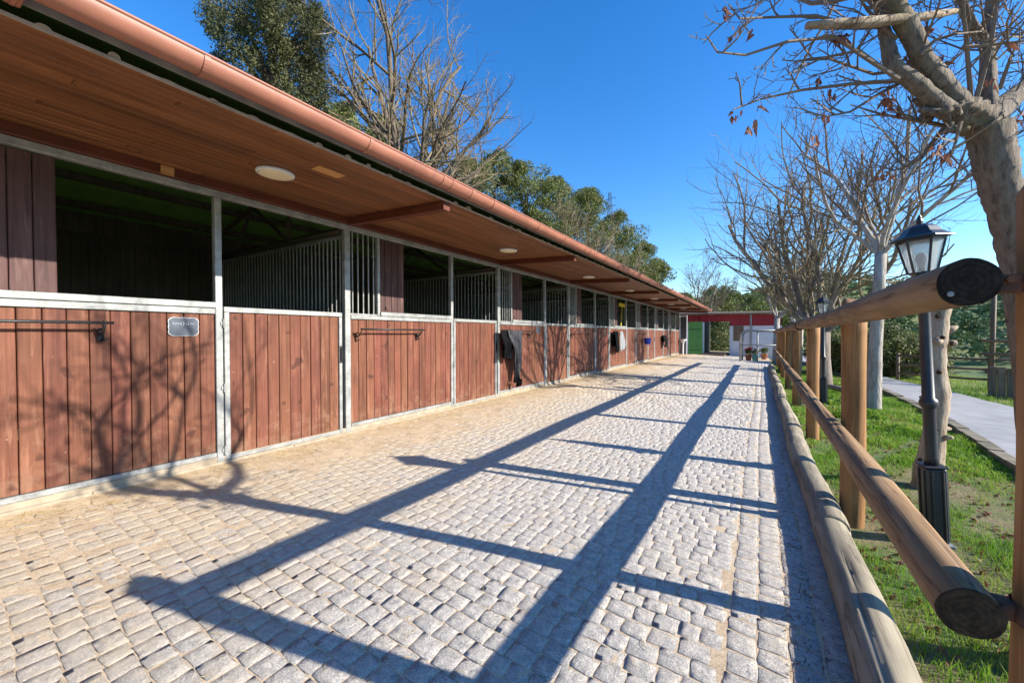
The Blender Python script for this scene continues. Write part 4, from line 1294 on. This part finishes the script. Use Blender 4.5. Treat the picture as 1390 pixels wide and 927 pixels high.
# ---- behind the stable
def far(px, dist): x, y = spot(px, dist); return (x, y, -.3)
leafy_tree('cypress', 'tall dark conifer rising behind the stable roof', far(372, 15.), 17, (2.5, 19.0, 2.15, 2.1), .28, 3, M['conifer'], M['bark_dark'], 460, 260000, .055, .40, 1.2, shape='round', limbs=30, asp=.30)
PBIG = dict(wander=.10, up=.10, up0=.02, kids=[8,7,5,4], angle=.62, ratio=.50, rmin=.007, seg=.8, thick=.05, taper=.45, start=.22)
RV = Vector((math.cos(YAW), math.sin(YAW), 0))
def fan(k, up, j=0.0): v = RV*k+Vector((-.53*j, .85*j, up)); return tuple(v)
PTREE = dict(PBIG, kids=[0,9,7,6,4], ratio=.46, start=.12, wander=.12, rmin=.0075, angle=.75)
crown_tree(far(556, 17.), 'huge many-stemmed bare tree towering over the stable roof', [(0,0,-.2,.5),(0,0,1,.42),(0,0,4,.38),(0,0,6.6,.40)],
           [(fan(-.30,1,.1), 8.5, .14), (fan(-.17,1,-.1), 9.2, .15), (fan(-.02,1,.2), 8.5, .12), (fan(.25,1,-.1), 8.8, .15), (fan(.42,1,.2), 7.6, .13), (fan(.65,.95,0), 5.6, .12), (fan(.95,.75,.2), 4.3, .09), (fan(1.1,.5,-.2), 3.6, .07), (fan(-.75,.9,.3), 4.6, .07), (fan(.75,.9,-.3), 5.0, .09)], 71, 4, 'twig2', 'bark_dark', PTREE, 'bare trees behind the stable')
pines = [(470,152,26.,2.6),(522,168,30.,2.4),(628,222,30.,3.2),(672,214,33.,3.4),(714,226,34.,3.4),(756,244,37.,3.6),(798,262,39.,3.4),(838,292,42.,3.2),(868,332,46.,2.4)]
plab = ['green pine top just right of the conifer', 'small pine behind the huge bare tree', 'leftmost broad pine over the middle roof', 'second broad pine over the middle roof', 'third broad pine over the middle roof',
        'tallest rounded pine left of the pylon', 'pine right behind the brown bare tree', 'lower pine at the end of the grove', 'last low pine of the grove']
for i, (px_, py_, d_, rr2) in enumerate(pines):
    h_ = height(py_, d_)+.3
    leafy_tree('pine_tree', plab[i]+' behind the stable', far(px_, d_), h_*.8, (h_*.36, h_, rr2, rr2), .22, 100+i, M['pine'], M['bark_dark'], 70, 22000, .15, .82, .8, group='pines behind the stable', limbs=10, asp=.22)
for (px_, py_, d_, s_, lb) in ((788, 262, 30., 81, 'brownish bare tree in front of the pines'), (836, 318, 33., 83, 'low bare bush-like tree at the right end of the pines')):
    h_ = height(py_, d_)
    crown_tree(far(px_, d_), lb, [(0,0,-.2,.2),(0,0,1,.16),(0,0,h_*.45,.15)], [(fan(k_, 1, j_), h_*.42*q_, .07) for k_, j_, q_ in ((-.5,.1,.8), (-.25,-.2,1), (0,.2,1.05), (.3,-.1,1), (.55,.2,.8), (.8,0,.6), (-.8,0,.6))], s_, 4, 'twig2', 'bark_grey', dict(PTREE, rmin=.011, angle=.6), 'bare trees behind the stable')
for (px_, py_, d_, rr2, s_, lb) in ((889, 356, 50., 2.3, 201, 'lone small pine standing clear against the sky'), (925, 402, 52., 3.2, 202, 'low pine above the stable end'), (968, 392, 55., 3.4, 203, 'rounded pine above the red-topped shed'),
                                     (1000, 400, 60., 3.4, 204, 'pine over the right half of the shed'), (1040, 398, 64., 4., 205, 'broad pine right of the shed'), (1085, 396, 66., 4., 206, 'pine behind the spreading bare tree')):
    h_ = height(py_, d_)+.3
    leafy_tree('pine_tree', lb, far(px_, d_), h_*.8, (h_*.2, h_, rr2, rr2), .25, s_, M['pine'], M['bark_dark'], 50, 11000, .15, .95, .8, group='pines beyond the shed', limbs=8)
bare_tree('bare_tree', 'thin bare tree against the sky above the stable end', far(945, 48.), 9, .15, dict(PBIG, rmin=.012), 91, 4, M['bark_grey'], M['twig'], stems=[((0,0,-.1), (.05,0,1), 8.5, .14), ((0,0,-.1), (.25,.1,1), 7.5, .1)])

# ---- bushes by the lane
for i, (px_, py_, d_, rx, ry, lb) in enumerate(((1168, 452, 14.5, 1.2, 1.1, 'dark green bush left of the slim bare tree'), (1214, 440, 14.2, 1.25, 1.2, 'large olive-green bush beside the lane'), (1246, 456, 15.5, 1.0, 1.0, 'yellow-green bush at the bend of the lane'), (1140, 448, 19., 1.4, 1.3, 'low bush behind the second fence post')  )):
    x, y = spot(px_, d_); zb = float(terrain_z(x, y)); h_ = height(py_, d_)-zb
    leafy_tree('bush', lb, (x, y, zb), h_*.5, (.15, h_*.92, rx, ry), .05, 300+i, M['olive'] if i != 0 else M['pine'], M['bark_dark'], 44, 15000, .055, .36, .9, group='bushes beside the lane', cat='bush', limbs=12)

# ---- wooded far hillside: reads as one mass
g = np.random.default_rng(77)
cs = []; rs = []
while len(cs) < 3300:
    az = g.uniform(-12, 75); d_ = g.uniform(95, 270)
    x, y = d_*math.sin(R(az)), d_*math.cos(R(az))
    if az < 8 and d_ < 110: continue
    z = float(terrain_z(x, y)); h_ = g.uniform(3.0, 6.0); rr2 = g.uniform(1.7, 3.2)
    for q in range(3):
        cs.append((x+g.normal(0, rr2*.45), y+g.normal(0, rr2*.45), z+h_*g.uniform(.35, .85))); rs.append(rr2*g.uniform(.6, .95))
V_, F_ = leaves(cs, rs, 190000, .36, g, .85, asp=.7)
tag(link('hillside_wood', np_mesh('hillside_wood', V_, F_, M['wood_far'])), 'dense green wood covering the far hillside', 'wood', kind='stuff')

# ================================================================== FAR END OF THE YARD
# red-topped shed with an open passage
t = thing('shed', 'white shed with deep red fascia and open passage at the end of the yard', 'shed', (-1.2, 28.3, -.12))
def S(mb_, x0, x1, y0, y1, z0, z1, b_=0): return mb_.box(x0+1.2, x1+1.2, y0-28.3, y1-28.3, z0+.12, z1+.12, b_)
w_ = MB()
S(w_, -1.70, 1.0, 28.3, 28.5, -.3, 1.72); S(w_, -7.0, -3.25, 28.3, 28.5, -.3, 1.95)
w_.build('wall', M['white'], t)
w_ = MB(); S(w_, .80, 1.0, 28.502, 33.0, -.3, 2.3); S(w_, -7.0, -6.8, 28.502, 33.0, -.3, 2.3); S(w_, -1.72, -1.6, 28.502, 33.0, -.3, 2.3); S(w_, -3.36, -3.25, 28.502, 33.0, -.3, 2.3)
S(w_, -6.8, -3.37, 32.8, 33., -.3, 2.3); S(w_, -1.59, .79, 32.8, 33., -.3, 2.3)
w_.build('inner_wall', M['inside'], t)
f_ = MB(); x = -7.0
while x < -3.5:
    S(f_, x, x+.195, 28.24, 28.298, 1.96, 2.45); x += .2
x = -3.45
while x < .95:
    z0 = 1.99 if x < -1.72 else 1.74
    S(f_, x, x+.195, 28.24, 28.298, z0, 2.45-.06*(x+3.4)/4.4); x += .2
f_.build('fascia', M['redpaint'], t)
r_ = MB(); n0 = 0
r_.v = [(-5.9,-.45,2.62),(2.4,-.45,2.52),(2.4,4.9,2.85),(-5.9,4.9,2.95)]; r_.v += [(a, b2, c+.07) for a, b2, c in r_.v]
r_.f = [(0,3,2,1),(4,5,6,7),(0,1,5,4),(1,2,6,5),(2,3,7,6),(3,0,4,7)]
r_.build('roof', M['oldwood'], t)
d_ = MB(); S(d_, -1.50, -.95, 28.26, 28.297, .80, 1.70, .01); d_.build('hatch', M['oldwood'], t)
d_ = MB(); S(d_, -3.24, -3.12, 28.2, 28.298, -.2, 1.98); d_.build('door_jamb', M['white'], t)
d_ = MB(); S(d_, -.62, -.52, 28.16, 28.235, -.2, 2.5); d_.build('post', M['galv'], t)
# pallet on the ground before the passage
t = thing('pallet', 'low pile of planks on the ground in front of the shed passage', 'planks', (-2.6, 27.3, gz(-2.6)))
for i in range(5): MB().box(-.75, .75, -.3+.12*i, -.3+.12*i+.10, .0+.002*i, .10, .004).build('plank', M['oldwood'], t)
# green door standing open at the end of the stable
t = thing('green_door', 'dark green wooden door standing open at the end of the stable', 'door', (-3.80, 26.30, gz(-3.80)), (0, 0, R(24)))
for i in range(5): MB().box(.01+.165*i, .01+.165*i+.161, -.02, .02, .03, 1.98, .004).build('board', M['green'], t)
MB().box(.02, .83, -.042, -.021, .30, .40).box(.02, .83, -.042, -.021, 1.55, 1.65).build('ledge', M['green'], t)
# white door in the stable's end face
t = thing('white_door', 'narrow white door and frame between the last stall and the green door', 'door', (-4.24, 26.22, gz(-4.24)))
MB().box(-.03,.03,-.05,.02,0,2.35,.004).box(.36,.40,-.05,.02,0,2.35,.004).box(.032,.358,-.05,.02,2.25,2.35).build('frame', M['white'], t)
MB().box(.035,.355,-.03,.0,.01,2.24).build('leaf', M['slate'], t)
t = thing('wash_basin', 'small white wash basin on the end of the stable', 'basin', (-4.05, 26.0, .85))
MB().lathe([(.06,-.22),(.10,-.1),(.20,0),(.22,.05),(.19,.05),(.14,-.02),(.001,-.05)], 14, caps=False).build('bowl', M['white'], t, True)
MB().tube([(0,.05,-1.0),(0,.05,-.18)], .05, 8).build('pedestal', M['white'], t)

# galvanised tube barrier
t = thing('tube_barrier', 'galvanised tubular barrier with rounded corner across the far yard', 'barrier', (-.2, 23.2, gz(-.2)))
def arch(xo, yo, L, h):
    return [(xo, yo, -.1), (xo, yo, h-.35), (xo+.04, yo, h-.18), (xo+.14, yo, h-.06), (xo+.32, yo, h), (xo+L, yo, h-.02)]
m_ = MB().tube(arch(-.72, 0, 1.50, 1.58), .045, 10); m_.build('top_tube', M['galv'], t, True)
m_ = MB().tube(arch(-.66, .9, 1.44, 1.55), .045, 10); m_.build('top_tube', M['galv'], t, True)
MB().tube([(-.70, 0, .85), (.78, 0, .85)], .03, 8).build('cross_tube', M['galv'], t, True)
MB().tube([(.02, 0, -.1), (.02, 0, 1.54)], .035, 8).build('upright', M['galv'], t, True)
# potted plants beside it
def pot_plant(name, loc, lab, fl, potm, s_):
    t = thing(name, lab, 'plant', loc)
    MB().lathe([(.12,0),(.16,.26),(.18,.27),(.18,.31),(.15,.31),(.13,.25),(.001,.25)], 14, caps=False).build('pot', potm, t, True)
    g = np.random.default_rng(s_)
    V_, F_ = leaves([(0,0,.45),(.08,.05,.55),(-.08,-.04,.5)], [.17,.14,.14], 500, .035, g); link('foliage', np_mesh('foliage', V_, F_, M['pine']), t)
    if fl:
        V_, F_ = leaves([(0,0,.60),(.1,-.05,.62),(-.1,-.05,.56)], [.10,.08,.08], 160, .04, g); link('flowers', np_mesh('flowers', V_, F_, fl), t)
pot_plant('potted_plant', (-.58, 24.4, gz(-.58)), 'red-flowering plant in a clay pot behind the barrier', M['flower'], M['pot'], 1)
pot_plant('potted_plant', (-.28, 24.2, gz(-.3)), 'white-flowering plant in a teal pot behind the barrier', M['white'], M['teal'], 2)
pot_plant('potted_plant', (.12, 26.4, gz(.1)), 'dark bushy plant in a clay pot against the white shed', None, M['pot'], 3)
# red box on a post beyond the fence
t = thing('red_box', 'small red box on a post seen between the far fence posts', 'box', (1.0, 19.4, -.28))
MB().tube([(0,0,-.1),(0,0,.75)], .035, 8).build('post', M['galv'], t)
MB().box(-.16,.16,-.1,.1,.55,1.25,.02).build('box', M['redpaint'], t)
MB().box(-.13,.13,-.108,-.101,.60,1.20,.002).build('lid', M['redpaint'], t)

# ================================================================== RIGHT BACKGROUND
def zt_(x, y): return float(terrain_z(x, y))
# rail fence across the paddock
t = thing('rail_fence', 'grey three-rail wooden paddock fence beyond the lane', 'fence', (4.3, 17.2, zt_(4.3, 17.2)))
A_ = Vector((3.7, 17.4, 0)); B_ = Vector((6.2, 15.9, 0)); o0 = Vector((4.3, 17.2, 0))
for i in range(4):
    p = A_.lerp(B_, i/3)-o0
    MB().tube([(p.x, p.y, -.2), (p.x, p.y, .92)], .045, 8).build('post', M['oldwood'], t, True)
for z in (.28, .56, .84):
    a = A_-o0; b2 = B_-o0
    MB().tube([(a.x, a.y-.05, z), ((a.x+b2.x)/2, (a.y+b2.y)/2-.05, z-.02), (b2.x, b2.y-.05, z)], .035, 7).build('rail', M['oldwood'], t, True)
# boarded pen wall
x0, y0 = 4.75, 14.6
t = thing('board_pen', 'brown upright-board pen wall standing on the grass beyond the lane', 'pen', (x0, y0, zt_(x0, y0)))
for i in range(13):
    MB().box(.145*i, .145*i+.138, -.05*i*.5-.02, -.05*i*.5+.02, -.05, .74-.012*i+.01*math.sin(i*2.3), .004).build('board', M['oldwood'], t)
MB().tube([(-.05, .04, .60), (1.9, -.29, .48)], .04, 6).build('top_rail', M['oldwood'], t, True)
# tall jump-stand like pole with short rails
x0, y0 = spot(1346, 11.0)
t = thing('rail_pole', 'tall weathered pole with two short rails beyond the pen', 'pole', (x0, y0, zt_(x0, y0)))
MB().tube([(0,0,-.3),(.02,0,1.2),(.03,0,2.72)], [.06,.055,.05], 9).build('pole', M['oldwood'], t, True)
for z in (1.02, 1.38):
    MB().tube([(-.2,-.06,z),(.9,-.2,z-.04)], .04, 7).build('rail', M['oldwood'], t, True)
# slope of dry earth and a felled limb under the slim tree
o = MB().tube([(1.05, 12.1, .02), (1.5, 11.9, -.05), (2.1, 11.4, -.16)], [.05, .06, .05], 8).build('fallen_limb', M['bark_grey'], None, True)
tag(o, 'fallen limb lying in the grass between the tree trunks', 'branch')

# pylon on the skyline
x0, y0 = spot(827, 210.)
t = thing('pylon', 'distant lattice pylon on the skyline above the pines', 'pylon', (x0, y0, zt_(x0, y0)))
H_ = height(262, 210.)-zt_(x0, y0)
m_ = MB()
def wd_(z): return 3.2*(1-z/H_)+.5
for sx_ in (-1, 1):
    for sy_ in (-1, 1):
        m_.tube([(sx_*wd_(0), sy_*wd_(0), 0), (sx_*wd_(H_), sy_*wd_(H_), H_)], .09, 4)
m_.build('leg_frame', M['slate'], t)
m_ = MB(); z = 0
while z < H_-3:
    w1, w2 = wd_(z), wd_(z+3)
    for a, b2 in (((-1,-1),(1,-1)), ((1,-1),(1,1)), ((1,1),(-1,1)), ((-1,1),(-1,-1))):
        m_.tube([(a[0]*w1, a[1]*w1, z), (b2[0]*w2, b2[1]*w2, z+3)], .05, 3); m_.tube([(b2[0]*w1, b2[1]*w1, z), (a[0]*w2, a[1]*w2, z+3)], .05, 3)
    z += 3
m_.build('lattice', M['slate'], t)
m_ = MB()
for z in (H_-4, H_-8): m_.tube([(-4, 2, z), (0, 0, z+.6), (4, -2, z)], .14, 4)
m_.build('cross_arm', M['slate'], t)

# ================================================================== GRASS, STRAW, LITTER
g = np.random.default_rng(12)
def blades(x, y, z, h, wdt, g):
    n = len(x)
    a = g.uniform(0, 2*np.pi, n); l = g.normal(0, .35, (n, 2))*h[:, None]
    dx, dy = np.cos(a)*wdt, np.sin(a)*wdt
    p0 = np.stack([x-dx, y-dy, z], 1); p1 = np.stack([x+dx, y+dy, z], 1)
    mid = np.stack([x+l[:, 0]*.35, y+l[:, 1]*.35, z+h*.6], 1); tip = np.stack([x+l[:, 0], y+l[:, 1], z+h*.95], 1)
    m0 = mid-np.stack([dx, dy, 0*dx], 1)*.7; m1 = mid+np.stack([dx, dy, 0*dx], 1)*.7
    V_ = np.stack([p0, p1, m1, m0, tip, tip+np.stack([dx, dy, 0*dx], 1)*.08], 1).reshape(-1, 3)
    k = np.arange(n)[:, None]*6
    return V_, np.concatenate([k+np.array([[0,1,2,3]]), k+np.array([[3,2,5,4]])])
def lane_left(y): return np.interp(y, LL[:, 1], LL[:, 0])
n = 420000
d_ = g.uniform(0, 1, n)**.62
y = -.5+d_*22; x = g.uniform(.40, 1.0, n)*0+.42+(lane_left(y)-.14-.42)*g.uniform(0, 1, n)
pat = .5+.5*np.sin(x*3.1+1.3*np.sin(y*1.7))*np.cos(y*2.1+x)+.35*hash2(x*2.6, y*2.2, 4.)+.25*hash2(x*7, y*6, 1.)
keep = g.uniform(0, 1, n) < np.clip(pat*1.0-.02, .04, 1)
# nearer blades are drawn denser
keep &= g.uniform(0, 1, n) < np.clip(1.25-y/22, .3, 1)
x, y, pat = x[keep], y[keep], pat[keep]
h = g.uniform(.016, .058, len(x))*(.6+.65*np.clip(pat, 0, 1.3))*np.where(y > 7, 1.5, 1)
V_, F_ = blades(x, y, terrain_z(x, y)-.006, h, g.uniform(.0013, .0030, len(x))*np.where(y > 6, 2.2, 1), g)
tag(link('grass', np_mesh('grass', V_, F_, M['grass'])), 'short patchy winter grass between the fence and the lane', 'grass', kind='stuff')
n = 60000
y = g.uniform(6, 34, n); x = np.interp(y, LR[:, 1], LR[:, 0])+.05+g.uniform(0, 1, n)**1.3*9
V_, F_ = blades(x, y, terrain_z(x, y)-.006, g.uniform(.03, .11, n), g.uniform(.004, .008, n), g)
tag(link('verge_grass', np_mesh('verge_grass', V_, F_, M['grass'])), 'bright green grass verge on the far side of the lane', 'grass', kind='stuff')
# leafy weeds at the foot of the trees
cs = [(1.2+g.normal(0,.35), yv+g.normal(0,.5), -.22) for yv in (9.5, 10.3, 11.2, 12.2, 13.2, 8.6, 14.) for q in range(7)]
V_, F_ = leaves(cs, [.13]*len(cs), 9000, .028, g, .6)
tag(link('weeds', np_mesh('weeds', V_, F_, M['grass'])), 'low leafy weeds round the foot of the trees', 'weeds', kind='stuff')

def sticks(name, label, n, xf, L0, L1, w_, mat, zoff=.004):
    x, y = xf(n); L = g.uniform(L0, L1, n); a = g.uniform(0, np.pi, n)
    z = gz(x)+np.maximum(sand_off(x, y), -.002)+zoff+g.uniform(0, .006, n)
    dx, dy = np.cos(a)*L/2, np.sin(a)*L/2; nx, ny = -np.sin(a)*w_, np.cos(a)*w_; dz = g.normal(0, .004, n)
    bend = g.normal(0, .12, n)*L
    P_ = []
    for s, bb in ((-1, 0), (0, 1), (1, 0)):
        cx, cy, cz = x+dx*s+nx/w_*bend*bb, y+dy*s+ny/w_*bend*bb, z+dz*s
        P_ += [np.stack([cx-nx, cy-ny, cz], 1), np.stack([cx+nx, cy+ny, cz+.0004], 1), np.stack([cx, cy, cz+w_*1.2], 1)]
    V_ = np.stack(P_, 1).reshape(-1, 3); k = np.arange(n)[:, None]*9
    F_ = np.concatenate([k+np.array([[a0, a1, a1+3, a0+3]])+b0 for b0 in (0, 3) for a0, a1 in ((0, 2), (2, 1))])
    tag(link(name, np_mesh(name, V_, F_, mat)), label, 'litter', kind='stuff')
def near_wall(n):
    return -D+.05+np.abs(g.normal(0, .22, n))+.02, g.uniform(-.5, 26, n)**1.0
sticks('straw', 'loose straw swept against the foot of the stable', 6500, near_wall, .03, .13, .0011, M['straw'])
def everywhere(n):
    u = g.uniform(0, 1, n)**1.8
    return -D+.15+g.uniform(0, 1, n)**1.4*4.3, -.2+u*14
sticks('straw_scatter', 'scattered straw and twigs over the setts', 900, everywhere, .015, .08, .0011, M['straw'], .006)
def edge(n): return .20+g.normal(0, .05, n), g.uniform(.5, 12, n)
sticks('leaf_litter', 'brown litter caught between the setts and the edging logs', 1500, edge, .008, .03, .0016, M['dryleaf'], .002)
# fallen leaves on grass
n = 1500
y = .5+g.uniform(0, 1, n)**1.5*9; x = .5+(lane_left(y)-.6)*g.uniform(0, 1, n)
V_, F_ = leaves(np.stack([x, y, terrain_z(x, y)+.012], 1), np.full(n, .012), n*2, .02, g, .3)
tag(link('fallen_leaves', np_mesh('fallen_leaves', V_, F_, M['dryleaf'])), 'dry brown leaves fallen on the grass', 'leaves', kind='stuff')

# thicket seen through the shed passage
for i, (x, y, h_, rr2, lb) in enumerate(((-3.2, 38., 2.6, 2.0, 'bush seen through the left of the shed passage'), (-1.6, 41., 3.0, 2.2, 'bush seen through the right of the shed passage'))):
    leafy_tree('bush', lb, (x, y, -.26), h_*.5, (.1, h_, rr2, 1.5), .06, 400+i, M['olive'], M['bark_dark'], 40, 7000, .09, .5, .9, group='bushes behind the shed', cat='bush')
